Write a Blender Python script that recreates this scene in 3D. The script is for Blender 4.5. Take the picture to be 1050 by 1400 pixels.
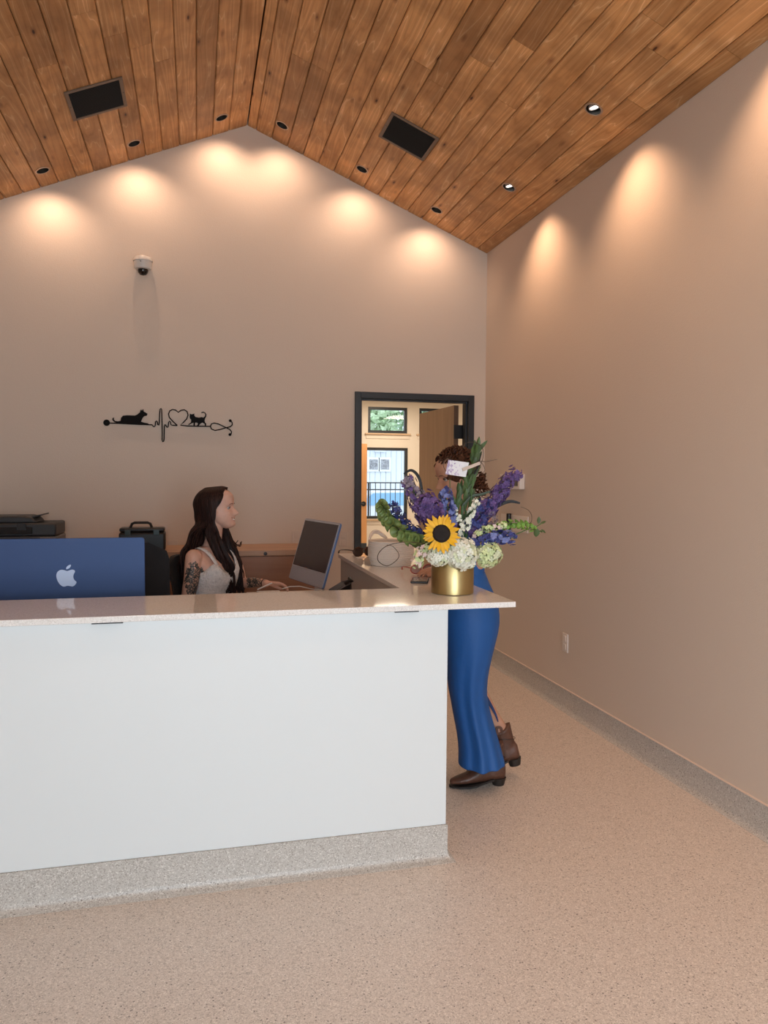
import bpy, math, random
from math import sin, cos, pi, sqrt, radians, atan2, hypot
from mathutils import Vector as V, Matrix, noise as mnoise

for o in list(bpy.data.objects): bpy.data.objects.remove(o)
C = bpy.context.scene.collection
sc = bpy.context.scene
rnd = random.Random(7)

# ------------------------------------------------------------------ camera
FPX, CH = 1033.2, 1.52
PSI, TH, RO = 0.2446, 0.0472, 0.0066
Fw = V((sin(PSI)*cos(TH), cos(PSI)*cos(TH), -sin(TH)))
R0 = V((cos(PSI), -sin(PSI), 0)); U0 = R0.cross(Fw)
Rt = R0*cos(RO) + U0*sin(RO); Up = -R0*sin(RO) + U0*cos(RO)
cam = bpy.data.objects.new('camera', bpy.data.cameras.new('camera')); C.objects.link(cam)
cam.matrix_world = Matrix(((Rt.x, Up.x, -Fw.x, 0), (Rt.y, Up.y, -Fw.y, 0), (Rt.z, Up.z, -Fw.z, CH), (0, 0, 0, 1)))
cam.data.sensor_fit = 'VERTICAL'; cam.data.sensor_height = 36; cam.data.lens = 36*FPX/1400
cam.data.clip_start = .02; cam.data.clip_end = 300
sc.camera = cam
def ray(u, v): return Fw + Rt*((u-525)/FPX) + Up*((700-v)/FPX)
def on(u, v, ax, val):                      # measured point on a world plane
    r = ray(u, v); o = V((0, 0, CH)); return o + r*((val-o[ax])/r[ax])
def dp(u, v, d): return V((0, 0, CH)) + ray(u, v)*d

# ------------------------------------------------------------------ world, daylight, exposure
w = bpy.data.worlds.new('sky'); sc.world = w; w.use_nodes = True
bg = w.node_tree.nodes['Background']; bg.inputs[0].default_value = (.84, .92, 1, 1); bg.inputs[1].default_value = 2.1
sc.view_settings.view_transform = 'Standard'; sc.view_settings.look = 'None'
sc.view_settings.gamma = 1; sc.view_settings.use_curve_mapping = False
sc.view_settings.exposure = 0.0
def area(name, loc, rot, sx, sy, power, col):
    l = bpy.data.lights.new(name, 'AREA'); l.shape = 'RECTANGLE'; l.size = sx; l.size_y = sy; l.energy = power; l.color = col
    o = bpy.data.objects.new(name, l); C.objects.link(o); o.location = loc; o.rotation_euler = rot; return o
DAY = (.76, .90, 1.0)
# sky light falls downwards through the entrance glass
a1 = area('daylight_entrance', (.35, -2.35, 1.35), (radians(78), 0, 0), 2.9, 2.4, 82, DAY); a1.data.spread = radians(140)
a2 = area('added_side_fill', (-1.50, -.9, 1.5), (0, radians(-68), 0), 2.2, 1.9, 46, (.86, .95, 1)); a2.data.spread = radians(130)  # added fill from an unseen side, brightens right wall and floor
WARM = (1.0, .60, .36)

# ------------------------------------------------------------------ materials
mats = {}
def mat(name, col=(.8, .8, .8), rough=.5, metal=0, spec=.5, coat=0, emit=None, es=0, trans=0, bump=0, bscale=50, var=0, vscale=10, sub=0):
    if name in mats: return mats[name]
    m = bpy.data.materials.new(name); m.use_nodes = True; nt = m.node_tree; b = nt.nodes['Principled BSDF']
    b.inputs['Base Color'].default_value = (*col, 1); b.inputs['Roughness'].default_value = rough
    b.inputs['Metallic'].default_value = metal; b.inputs['Specular IOR Level'].default_value = spec
    b.inputs['Coat Weight'].default_value = coat
    if trans: b.inputs['Transmission Weight'].default_value = trans
    if sub: b.inputs['Subsurface Weight'].default_value = sub; b.inputs['Subsurface Scale'].default_value = .01
    if emit: b.inputs['Emission Color'].default_value = (*emit, 1); b.inputs['Emission Strength'].default_value = es
    tc = nt.nodes.new('ShaderNodeTexCoord')
    if var:
        n = nt.nodes.new('ShaderNodeTexNoise'); n.inputs['Scale'].default_value = vscale; n.inputs['Detail'].default_value = 4
        r = nt.nodes.new('ShaderNodeValToRGB'); nt.links.new(tc.outputs['Object'], n.inputs['Vector']); nt.links.new(n.outputs['Fac'], r.inputs['Fac'])
        r.color_ramp.elements[0].position = .3; r.color_ramp.elements[1].position = .7
        r.color_ramp.elements[0].color = (*[max(0, c*(1-var)) for c in col], 1); r.color_ramp.elements[1].color = (*[min(1, c*(1+var)) for c in col], 1)
        nt.links.new(r.outputs[0], b.inputs['Base Color'])
    if bump:
        n = nt.nodes.new('ShaderNodeTexNoise'); n.inputs['Scale'].default_value = bscale; n.inputs['Detail'].default_value = 3
        bp = nt.nodes.new('ShaderNodeBump'); bp.inputs['Strength'].default_value = bump; bp.inputs['Distance'].default_value = .01
        nt.links.new(tc.outputs['Object'], n.inputs['Vector']); nt.links.new(n.outputs['Fac'], bp.inputs['Height']); nt.links.new(bp.outputs[0], b.inputs['Normal'])
    mats[name] = m; return m

def ramp(nt, src, stops):
    r = nt.nodes.new('ShaderNodeValToRGB'); cr = r.color_ramp
    while len(cr.elements) < len(stops): cr.elements.new(.5)
    for e, (p, c) in zip(cr.elements, stops): e.position = p; e.color = (*c, 1)
    nt.links.new(src, r.inputs['Fac']); return r
def mixc(nt, fac, a, b, mode='MIX'):
    m = nt.nodes.new('ShaderNodeMix'); m.data_type = 'RGBA'; m.blend_type = mode
    for i, s in ((0, fac), (6, a), (7, b)):
        if hasattr(s, 'is_linked') or hasattr(s, 'links'): nt.links.new(s, m.inputs[i])
        else: m.inputs[i].default_value = s
    return m.outputs[2]

def plank_material():
    m = bpy.data.materials.new('stained_fir'); m.use_nodes = True; nt = m.node_tree; b = nt.nodes['Principled BSDF']
    N = nt.nodes.new; L = nt.links.new
    tc = N('ShaderNodeTexCoord'); oi = N('ShaderNodeObjectInfo')
    ad = N('ShaderNodeVectorMath'); ad.operation = 'ADD'
    cmb = N('ShaderNodeCombineXYZ'); mul = N('ShaderNodeMath'); mul.operation = 'MULTIPLY'; mul.inputs[1].default_value = 37.0
    L(oi.outputs['Random'], mul.inputs[0]); L(mul.outputs[0], cmb.inputs[0]); L(mul.outputs[0], cmb.inputs[1]); L(mul.outputs[0], cmb.inputs[2])
    L(tc.outputs['Object'], ad.inputs[0]); L(cmb.outputs[0], ad.inputs[1])
    # cathedral grain: distance field warped by slow noise along the board
    mp = N('ShaderNodeMapping'); mp.inputs['Scale'].default_value = (8, .55, 8); L(ad.outputs[0], mp.inputs[0])
    n1 = N('ShaderNodeTexNoise'); n1.inputs['Scale'].default_value = 1.0; n1.inputs['Detail'].default_value = 2; n1.inputs['Distortion'].default_value = .15; L(mp.outputs[0], n1.inputs['Vector'])
    ml = N('ShaderNodeMath'); ml.operation = 'MULTIPLY'; ml.inputs[1].default_value = 22; L(n1.outputs['Fac'], ml.inputs[0])
    fr = N('ShaderNodeMath'); fr.operation = 'PINGPONG'; fr.inputs[1].default_value = 1; L(ml.outputs[0], fr.inputs[0])
    g = ramp(nt, fr.outputs[0], [(0, (.86, .55, .29)), (.10, (.68, .365, .155)), (.75, (.64, .330, .132)), (1, (.55, .27, .10))])
    mp2 = N('ShaderNodeMapping'); mp2.inputs['Scale'].default_value = (160, 3, 160); L(ad.outputs[0], mp2.inputs[0])
    n2 = N('ShaderNodeTexNoise'); n2.inputs['Scale'].default_value = 1; n2.inputs['Detail'].default_value = 3; L(mp2.outputs[0], n2.inputs['Vector'])
    r2 = ramp(nt, n2.outputs['Fac'], [(.3, (.9, .9, .9)), (.7, (1.06, 1.06, 1.06))])
    c1 = mixc(nt, 1.0, g.outputs[0], r2.outputs[0], 'MULTIPLY')
    # board to board tone
    r3 = ramp(nt, oi.outputs['Random'], [(0, (.70, .66, .62)), (.25, (.92, .91, .9)), (.7, (1.03, 1.02, 1.0)), (1, (1.15, 1.15, 1.12))])
    c2 = mixc(nt, 1.0, c1, r3.outputs[0], 'MULTIPLY')
    # stain blotches and knots
    n4 = N('ShaderNodeTexNoise'); n4.inputs['Scale'].default_value = 4; n4.inputs['Detail'].default_value = 5; L(ad.outputs[0], n4.inputs['Vector'])
    r4 = ramp(nt, n4.outputs['Fac'], [(.38, (.72, .70, .68)), (.62, (1.05, 1.05, 1.05))])
    c3 = mixc(nt, 1.0, c2, r4.outputs[0], 'MULTIPLY')
    mp5 = N('ShaderNodeMapping'); mp5.inputs['Scale'].default_value = (10, 3.2, 10); L(ad.outputs[0], mp5.inputs[0])
    vo = N('ShaderNodeTexVoronoi'); vo.inputs['Scale'].default_value = 1; L(mp5.outputs[0], vo.inputs['Vector'])
    r5 = ramp(nt, vo.outputs['Distance'], [(0, (.06, .03, .02)), (.045, (.14, .08, .06)), (.07, (.60, .50, .44)), (.17, (1, 1, 1))])
    c4 = mixc(nt, 1.0, c3, r5.outputs[0], 'MULTIPLY')
    L(c4, b.inputs['Base Color']); b.inputs['Roughness'].default_value = .5; b.inputs['Specular IOR Level'].default_value = .4
    bp = N('ShaderNodeBump'); bp.inputs['Strength'].default_value = .08; bp.inputs['Distance'].default_value = .002
    L(fr.outputs[0], bp.inputs['Height']); L(bp.outputs[0], b.inputs['Normal'])
    return m

def speckle(name, base, dark, light, scale=210, rough=.38, spot=.55):
    m = bpy.data.materials.new(name); m.use_nodes = True; nt = m.node_tree; b = nt.nodes['Principled BSDF']
    N = nt.nodes.new; L = nt.links.new
    tc = N('ShaderNodeTexCoord')
    v1 = N('ShaderNodeTexVoronoi'); v1.inputs['Scale'].default_value = scale; L(tc.outputs['Object'], v1.inputs['Vector'])
    sp = N('ShaderNodeSeparateColor'); L(v1.outputs['Color'], sp.inputs[0])
    g = ramp(nt, sp.outputs[0], [(0, dark), (.10, [d*.55+b_*.45 for d, b_ in zip(dark, base)]), (.3, base), (.72, base), (.9, light)])
    g.color_ramp.interpolation = 'CONSTANT'
    v2 = N('ShaderNodeTexVoronoi'); v2.inputs['Scale'].default_value = scale*.27; L(tc.outputs['Object'], v2.inputs['Vector'])
    s2 = N('ShaderNodeSeparateColor'); L(v2.outputs['Color'], s2.inputs[0])
    a = ramp(nt, s2.outputs[1], [(0, (1, 1, 1)), (.22, (0, 0, 0))]); a.color_ramp.interpolation = 'CONSTANT'
    d = ramp(nt, v2.outputs['Distance'], [(0, (1, 1, 1)), (.22, (1, 1, 1)), (.25, (0, 0, 0))])
    fac = mixc(nt, 1.0, a.outputs[0], d.outputs[0], 'MULTIPLY')
    c = mixc(nt, fac, g.outputs[0], (*[x*spot for x in dark], 1))
    L(c, b.inputs['Base Color']); b.inputs['Roughness'].default_value = rough; b.inputs['Specular IOR Level'].default_value = .45
    return m

def wood(name, c1, c2, sx=(3, 40, 3), rough=.45):
    m = bpy.data.materials.new(name); m.use_nodes = True; nt = m.node_tree; b = nt.nodes['Principled BSDF']
    N = nt.nodes.new; L = nt.links.new
    tc = N('ShaderNodeTexCoord'); mp = N('ShaderNodeMapping'); mp.inputs['Scale'].default_value = sx; L(tc.outputs['Object'], mp.inputs[0])
    n = N('ShaderNodeTexNoise'); n.inputs['Scale'].default_value = 1; n.inputs['Detail'].default_value = 6; n.inputs['Distortion'].default_value = .6; L(mp.outputs[0], n.inputs['Vector'])
    r = ramp(nt, n.outputs['Fac'], [(.3, c1), (.7, c2)]); L(r.outputs[0], b.inputs['Base Color']); b.inputs['Roughness'].default_value = rough
    return m

PLANK = plank_material()
FLOOR = speckle('speckled_sheet_vinyl', (.68, .595, .53), (.46, .39, .34), (.82, .74, .67), 300)
BASE = speckle('speckled_cove_base', (.52, .49, .455), (.34, .31, .28), (.68, .65, .61), 300)  # same vinyl as the floor, shade of the upright face put into the colour
QUARTZ = speckle('white_quartz', (.82, .79, .765), (.70, .67, .64), (.88, .86, .84), 300, .05, 1.08)
WALL = mat('wall_paint', (.66, .555, .47), .75, bump=.12, bscale=160)
WHITE = mat('white_laminate', (.72, .75, .76), .42)
GREYP = mat('grey_laminate', (.50, .46, .43), .5)
BLACK = mat('black_plastic', (.012, .012, .014), .38)
BLACKM = mat('black_metal', (.02, .022, .026), .42)
CHARF = mat('black_mesh_fabric', (.012, .013, .017), .85, bump=.4, bscale=400)
DARKCAN = mat('can_baffle', (.008, .007, .006), .6)
TRIMR = mat('bronze_ring', (.42, .30, .22), .4, metal=.3)
FRAME = mat('door_frame_paint', (.022, .027, .034), .4)
OAK = wood('oak_door', (.36, .21, .12), (.45, .27, .16), (30, 30, 1.5))
OAK2 = wood('orange_oak_door', (.55, .25, .09), (.66, .33, .13), (30, 30, 1.5))
CAB = wood('cabinet_wood', (.27, .125, .07), (.33, .165, .095), (1.5, 20, 20))
CABT = wood('cabinet_edge_wood', (.40, .235, .15), (.50, .31, .20), (1.5, 20, 20))
BRASS = mat('brushed_brass', (.46, .345, .16), .34, metal=1)
CREAM = mat('cream_wall_paint', (.80, .71, .60), .8)
GLASS = None
def glass_material():
    m = bpy.data.materials.new('window_glass'); m.use_nodes = True; nt = m.node_tree; nt.nodes.clear()
    o = nt.nodes.new('ShaderNodeOutputMaterial'); t = nt.nodes.new('ShaderNodeBsdfTransparent'); g = nt.nodes.new('ShaderNodeBsdfGlossy')
    g.inputs['Roughness'].default_value = .02; mx = nt.nodes.new('ShaderNodeMixShader'); f = nt.nodes.new('ShaderNodeFresnel'); f.inputs[0].default_value = 1.4
    t.inputs[0].default_value = (.95, .97, .98, 1)
    nt.links.new(f.outputs[0], mx.inputs[0]); nt.links.new(t.outputs[0], mx.inputs[1]); nt.links.new(g.outputs[0], mx.inputs[2]); nt.links.new(mx.outputs[0], o.inputs[0])
    return m
GLASS = glass_material()

# ------------------------------------------------------------------ mesh builder
class G:
    def __init__(s): s.v = []; s.f = []; s.m = []; s.mi = 0
    def add(s, vs, fs):
        b = len(s.v); s.v += [V(x) for x in vs]
        for f in fs: s.f.append([i+b for i in f]); s.m.append(s.mi)
        return s
    def box(s, x0, x1, y0, y1, z0, z1, M=None):
        vs = [V((x, y, z)) for z in (z0, z1) for y in (y0, y1) for x in (x0, x1)]
        if M: vs = [M @ v for v in vs]
        return s.add(vs, [(0, 2, 3, 1), (4, 5, 7, 6), (0, 1, 5, 4), (2, 6, 7, 3), (0, 4, 6, 2), (1, 3, 7, 5)])
    def loft(s, rings, cap=True, close=True):
        n = len(rings[0]); vs = [p for r in rings for p in r]; fs = []
        for i in range(len(rings)-1):
            for j in range(n if close else n-1):
                k = (j+1) % n; fs.append((i*n+j, i*n+k, (i+1)*n+k, (i+1)*n+j))
        if cap and close: fs.append(tuple(reversed(range(n)))); fs.append(tuple((len(rings)-1)*n+j for j in range(n)))
        return s.add(vs, fs)
    def tube(s, pts, rad, n=8, flat=1.0, cap=True, up=None):
        pts = [V(p) for p in pts]; rings = []; t0 = None; nrm = None
        if not hasattr(rad, '__len__'): rad = [rad]*len(pts)
        for i, p in enumerate(pts):
            t = (pts[min(i+1, len(pts)-1)]-pts[max(i-1, 0)]).normalized()
            if nrm is None:
                a = V(up) if up else (V((0, 0, 1)) if abs(t.z) < .9 else V((1, 0, 0)))
                nrm = (a - t*a.dot(t)).normalized()
            else: nrm = (nrm - t*nrm.dot(t)).normalized()
            b = t.cross(nrm); r = rad[i]
            rings.append([p + nrm*cos(2*pi*j/n)*r*flat + b*sin(2*pi*j/n)*r for j in range(n)])
        return s.loft(rings, cap)
    def cyl(s, a, b, r, n=24, r2=None): return s.tube([a, b], [r, r if r2 is None else r2], n)
    def lathe(s, prof, c, n=32, ax=None, sx=1, sy=1, cap=False):
        c = V(c); M = Matrix.Identity(3) if ax is None else V(ax).to_track_quat('Z', 'Y').to_matrix()
        rings = [[c + M @ V((r*cos(2*pi*j/n)*sx, r*sin(2*pi*j/n)*sy, z)) for j in range(n)] for r, z in prof]
        return s.loft(rings, cap)
    def sphere(s, c, r, n=12, m=8, sc_=(1, 1, 1)):
        c = V(c); prof = [(max(sin(pi*i/m), 1e-4)*r, -cos(pi*i/m)*r) for i in range(m+1)]
        rings = [[c + V((q*cos(2*pi*j/n)*sc_[0], q*sin(2*pi*j/n)*sc_[1], z*sc_[2])) for j in range(n)] for q, z in prof]
        return s.loft(rings)
    def prism(s, pts, d):                   # polygon of 3D points extruded by vector d
        d = V(d); n = len(pts); vs = [V(p) for p in pts]+[V(p)+d for p in pts]
        return s.add(vs, [tuple(range(n)), tuple(reversed(range(n, 2*n)))]+[(i, i+n, (i+1) % n+n, (i+1) % n) for i in range(n)])
    def mesh(s, name, ms, org, smooth):
        me = bpy.data.meshes.new(name); me.from_pydata([v-org for v in s.v], [], s.f)
        for m in ms: me.materials.append(m)
        if len(ms) > 1: me.polygons.foreach_set('material_index', s.m)
        import bmesh as bmm
        b = bmm.new(); b.from_mesh(me); bmm.ops.recalc_face_normals(b, faces=b.faces); b.to_mesh(me); b.free()
        if smooth is not None:
            me.shade_smooth(); me.set_sharp_from_angle(angle=radians(smooth))
        me.validate(); return me
    def obj(s, name, m, parent=None, smooth=35, bevel=0, org=None, label=None, seg=2):
        ms = m if isinstance(m, (list, tuple)) else [m]
        if parent is not None: org = V(parent['org'])
        elif org is None:
            xs = [v.x for v in s.v]; ys = [v.y for v in s.v]; zs = [v.z for v in s.v]
            org = V(((min(xs)+max(xs))/2, (min(ys)+max(ys))/2, min(zs)))
        org = V(org)
        o = bpy.data.objects.new(name, s.mesh(name, ms, org, smooth)); C.objects.link(o)
        o['org'] = tuple(org)
        if parent is not None: o.parent = parent
        else: o.location = org
        if bevel:
            b = o.modifiers.new('bevel', 'BEVEL'); b.width = bevel; b.segments = seg; b.limit_method = 'ANGLE'; b.angle_limit = radians(50)
        if label: o['label'] = label
        return o
def thing(name, org, label, cat, group=None):
    o = bpy.data.objects.new(name, None); C.objects.link(o); o.location = org; o['org'] = tuple(org); o.empty_display_size = .05
    o['label'] = label; o['category'] = cat
    if group: o['group'] = group
    return o
def tag(o, label, cat, group=None):
    o['label'] = label; o['category'] = cat
    if group: o['group'] = group
    return o
def struct(o): o['kind'] = 'structure'; return o
def sempty(name, org):
    o = bpy.data.objects.new(name, None); C.objects.link(o); o.location = org; o['org'] = tuple(org); o['kind'] = 'structure'; return o

# ------------------------------------------------------------------ room shell
XR, XL, YB, YF = 2.3365, -1.55, 5.914, -2.5
XP, ZP, K = .393, 4.159, .4154
WT = .12
def zc(x): return ZP - K*abs(x-XP)
struct(G().box(XL-.3, XR+.3, YF-.3, YB+WT, -.1, 0).obj('floor', FLOOR, smooth=None))
DX0, DX1, DH = 1.28, 2.185, 2.14
def gable(y0, y1, holes):
    # wall cut in vertical strips around one rectangular opening
    g = G(); x0, x1, zh0, zh1 = holes
    def strip(a, b, z0):
        pts = [(a, y0, z0), (b, y0, z0)]
        top = [(b, zc(b)+.165)] + ([(XP, ZP+.165)] if a < XP < b else []) + [(a, zc(a)+.165)]
        g.prism(pts+[(x, y0, z) for x, z in top], (0, y1-y0, 0))
    strip(XL-.1, x0, 0); strip(x1, XR+.1, 0); strip(x0, x1, zh1)
    if zh0 > 0: g.box(x0, x1, y0, y1, 0, zh0)
    return g
struct(gable(YB, YB+WT, (DX0-.02, DX1+.02, 0, DH+.02)).obj('wall_back', WALL, smooth=None))
struct(gable(YF-WT, YF, (-1.15, 1.85, 0, 2.6)).obj('wall_front', WALL, smooth=None))
struct(G().box(XR, XR+WT, YF-.1, YB+.1, 0, zc(XR)+.165).obj('wall_right', WALL, smooth=None))
struct(G().box(XL-WT, XL, YF-.1, YB+.1, 0, zc(XL)+.165).obj('wall_left', WALL, smooth=None))
# coved base along the walls
def cove(path_pts, nrm, name, h=.142, parent=None, t=.006):
    # profile: out from wall (a), height (z)
    prof = [(0, h), (t, h), (t, .03), (t+.004, .017), (t+.012, .006), (t+.024, .001), (t+.024, 0), (0, 0)]
    a, b = [V(p) for p in path_pts]; n = V(nrm)
    g = G().loft([[p + n*o + V((0, 0, z)) for o, z in prof] for p in (a, b)])
    return g
o = struct(cove([(XR, YF, 0), (XR, YB, 0)], (-1, 0, 0), 'b').obj('baseboard_right', BASE, smooth=40))
struct(G().box(XR-.011, XR, YF, YB, .142, .146).obj('trim_1', mat('beige_caulk', (.75, .62, .53), .5), smooth=None))
struct(cove([(DX1+.05, YB, 0), (XR, YB, 0)], (0, -1, 0), 'b').obj('baseboard_back', BASE, smooth=40))

en = sempty('window_4', (-1.15, YF-.08, 0)); g = G()
for x0 in (-1.15, -.17, .81, 1.79): g.box(x0, x0+.06, YF-.1, YF-.04, 0, 2.6)
for z0 in (0, 2.1, 2.54): g.box(-1.09, 1.79, YF-.1, YF-.04, z0, z0+.06)
g.obj('window_frame', FRAME, en, bevel=.003)
for x0 in (-1.09, -.11, .87): G().box(x0, x0+.92, YF-.075, YF-.069, .06, 2.54).obj('pane', GLASS, en, smooth=None)
sw = sempty('window_5', (XL, -.9, .4)); g = G()  # added frame on the solid left wall, goes with the side fill light
for y0 in (-2.0, -.93, .14): g.box(XL-.01, XL+.015, y0, y0+.06, .4, 2.6)
for z0 in (.4, 2.54): g.box(XL-.01, XL+.015, -1.94, .14, z0, z0+.06)
g.obj('window_frame', FRAME, sw, bevel=.003)
# ------------------------------------------------------------------ ceiling of planks
LIGHTS = [(-.998, 5.648, 'w'), (-.404, 5.65, 'w'), (.194, 5.655, 'w'), (.625, 5.632, 'w'), (1.221, 5.64, 'w'), (1.811, 5.647, 'w'),
          (2.057, 4.827, 'r'), (2.055, 3.71, 'r'), (2.055, 2.593, 'r'), (2.055, 1.476, 'r')]
VENTS = [(-.561, 4.912), (1.372, 4.90)]
PT = .018
def deck_pts(y0, dz):
    return [(XL-.12, y0, zc(XL-.12)+dz), (XP, y0, ZP+dz), (XR+.12, y0, zc(XR+.12)+dz)]
a = deck_pts(YF-.1, .16); b = [(x, y, z+.03) for x, y, z in a]
ceiling = G().prism(a+b[::-1], (0, YB-YF+.2, 0)).obj('ceiling', mat('roof_deck', (.05, .03, .02), .8), smooth=None)
struct(ceiling)
seamR = [XP]+[.456+.1195*i for i in range(16)]; seamR = [x for x in seamR if x < XR-.02]+[XR]
seamL = [XP]+[.2585-.1195*i for i in range(20)]; seamL = [x for x in seamL if x > XL+.02]+[XL]
joints = {(1, .74): 4.70, (1, 1.47): 3.86, (-1, -.16): 4.69}
ca = cos(math.atan(K)); sa = sin(math.atan(K)); secn = sqrt(1+K*K)
def cutters(x0, x1, y0, y1):
    res = []
    for lx, ly, _ in LIGHTS:
        if x0-.06 < lx < x1+.06 and y0-.06 < ly < y1+.06: res.append(('c', lx, ly))
    return res
import bmesh
for side, seams in ((1, seamR), (-1, seamL)):
    for i in range(len(seams)-1):
        xa, xb = seams[i], seams[i+1]; ww = abs(xb-xa)*secn
        ys = [YF]; fixed = [jy for (s, jx), jy in joints.items() if s == side and min(xa, xb) < jx < max(xa, xb)]
        if fixed: ys = [YF, fixed[0]-rnd.uniform(2.6, 3.4), fixed[0]]
        else:
            y = YF+rnd.uniform(1.2, 4.2)
            while y < YB-.9: ys.append(y); y += rnd.uniform(2.4, 4.3)
        ys.append(YB)
        for y0, y1 in zip(ys[:-1], ys[1:]):
            L_ = y1-y0-.002; h = L_/2; c = .0058; x = ww/2-.0015; q = PT
            prof = [(-x, q), (-x, c), (-x+c, 0), (x-c, 0), (x, c), (x, q)]
            g = G().loft([[(px, -h, pz) for px, pz in prof], [(px, h, pz) for px, pz in prof]])
            me = g.mesh('plank', [PLANK], V((0, 0, 0)), None)
            o = bpy.data.objects.new('plank', me); C.objects.link(o); o.parent = ceiling
            xm = (xa+xb)/2; world = V((xm, (y0+y1)/2, zc(xm)))
            o.location = world - ceiling.location; o.rotation_euler = (0, (math.atan(K) if side > 0 else -math.atan(K)), 0)
            cs = cutters(min(xa, xb), max(xa, xb), y0, y1)
            if cs:
                cg = G()
                for _, lx, ly in cs:
                    n = V((side*K, 0, 1)).normalized(); p = V((lx, ly, zc(lx)))
                    cg.cyl(p-n*.05, p+n*.06, .041, 40)
                co = cg.obj('cutter', BLACK, smooth=None)
                md = o.modifiers.new('b', 'BOOLEAN'); md.object = co; md.operation = 'DIFFERENCE'; md.solver = 'EXACT'
                bpy.context.view_layer.update()
                dg = bpy.context.evaluated_depsgraph_get()
                nm = bpy.data.meshes.new_from_object(o.evaluated_get(dg), depsgraph=dg)
                o.modifiers.clear(); o.data = nm; cm = co.data; bpy.data.objects.remove(co)

# ------------------------------------------------------------------ downlights
LED = mat('lamp_lens', (1, .9, .8), .4, emit=(1, .80, .62), es=9)
names_w = ['leftmost of the six along the back wall', 'second from the left along the back wall', 'just left of the ridge above the back wall',
           'just right of the ridge above the back wall', 'fifth from the left along the back wall', 'nearest the corner, along the back wall',
           'lit lens seen, farther of the two near the right wall', 'lit lens seen, nearest and largest near the right wall',
           'above the right wall nearer the entrance', 'above the right wall at the entrance end']
for (lx, ly, kind), nm in zip(LIGHTS, names_w):
    s = 1 if lx > XP else -1
    n = V((s*K, 0, 1)).normalized(); p = V((lx, ly, zc(lx)))
    t = thing('recessed_downlight', p, 'round recessed ceiling downlight, '+nm, 'light', 'recessed downlights in the wood ceiling')
    G().lathe([(.0405, -.0005), (.041, -.004), (.050, -.003), (.051, -.0005)], p, 40, ax=n).obj('trim_ring', TRIMR, t)
    G().lathe([(.040, -.003), (.040, .075), (.001, .0755)], p, 32, ax=n).obj('baffle', DARKCAN, t)
    gc = mat('gimbal_metal', (.45, .42, .40), .4, metal=.4) if kind == 'r' else DARKCAN
    aim = (V((lx, YB, p.z-.62)) - p) if kind == 'w' else (V((XR, ly+.02, p.z-1.35)) - p)
    lens_aim = (V((XR, ly-.06, p.z-1.5)) - p).normalized() if kind == 'r' else aim.normalized(); aim.normalize()
    c = p + n*(.040 if kind == 'w' else .012)
    back = -aim
    G().lathe([(.0001, 0), (.024, 0), (.028, .004), (.030, .004), (.031, -.004), (.026, -.03), (.0001, -.032)], c, 28, ax=lens_aim).obj('gimbal', gc, t)
    if kind == 'r': G().lathe([(.0001, .0012), (.029, .0012)], c, 28, ax=lens_aim).obj('lens', mat('bright_lens', (1, .95, .9), .4, emit=(1, .93, .86), es=3.5), t)
    else: G().lathe([(.0001, .0012), (.006, .0012)], c, 28, ax=lens_aim).obj('lens', LED, t)
    l = bpy.data.lights.new('downlight_beam', 'SPOT'); l.energy = 13.5 if kind == 'w' else 36; l.color = (1, .67, .46) if kind == 'w' else WARM; l.shadow_soft_size = .016
    l.spot_size = radians(128 if kind == 'w' else 104); l.spot_blend = 1.0
    lo = bpy.data.objects.new('downlight_beam', l); C.objects.link(lo); lo.parent = t
    lo.location = (p - n*.012 + aim*.004) - p; lo.rotation_euler = aim.to_track_quat('-Z', 'Y').to_euler()

# added fill downlights over the waiting side, unseen, to brighten the room
FILL = [(-.9, 2.0), (-.9, .2), (.393+.9, 2.0), (.393+.9, .2), (-.2, 1.0), (1.0, -1.2), (-.6, -1.2)]
for k, (lx, ly) in enumerate(FILL):
    s = 1 if lx > XP else -1; n = V((s*K, 0, 1)).normalized(); p = V((lx, ly, zc(lx)))
    t = thing('added_fill_downlight', p, 'added unseen fill downlight over the waiting side of the desk, %s' % ['left near desk', 'left middle', 'right near desk', 'right middle', 'by the ridge', 'right at the entrance', 'left at the entrance'][k], 'light', 'added fill downlights')
    G().lathe([(.001, -.012), (.07, -.012), (.085, -.008), (.09, 0)], p, 32, ax=n).obj('lens', LED, t)
    l = bpy.data.lights.new('downlight_beam', 'SPOT'); l.energy = 22 if k in (0, 2) else 5; l.color = (1, .70, .48); l.shadow_soft_size = .08; l.spot_size = radians(150); l.spot_blend = 1
    lo = bpy.data.objects.new('downlight_beam', l); C.objects.link(lo); lo.parent = t; lo.location = -n*.03

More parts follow.
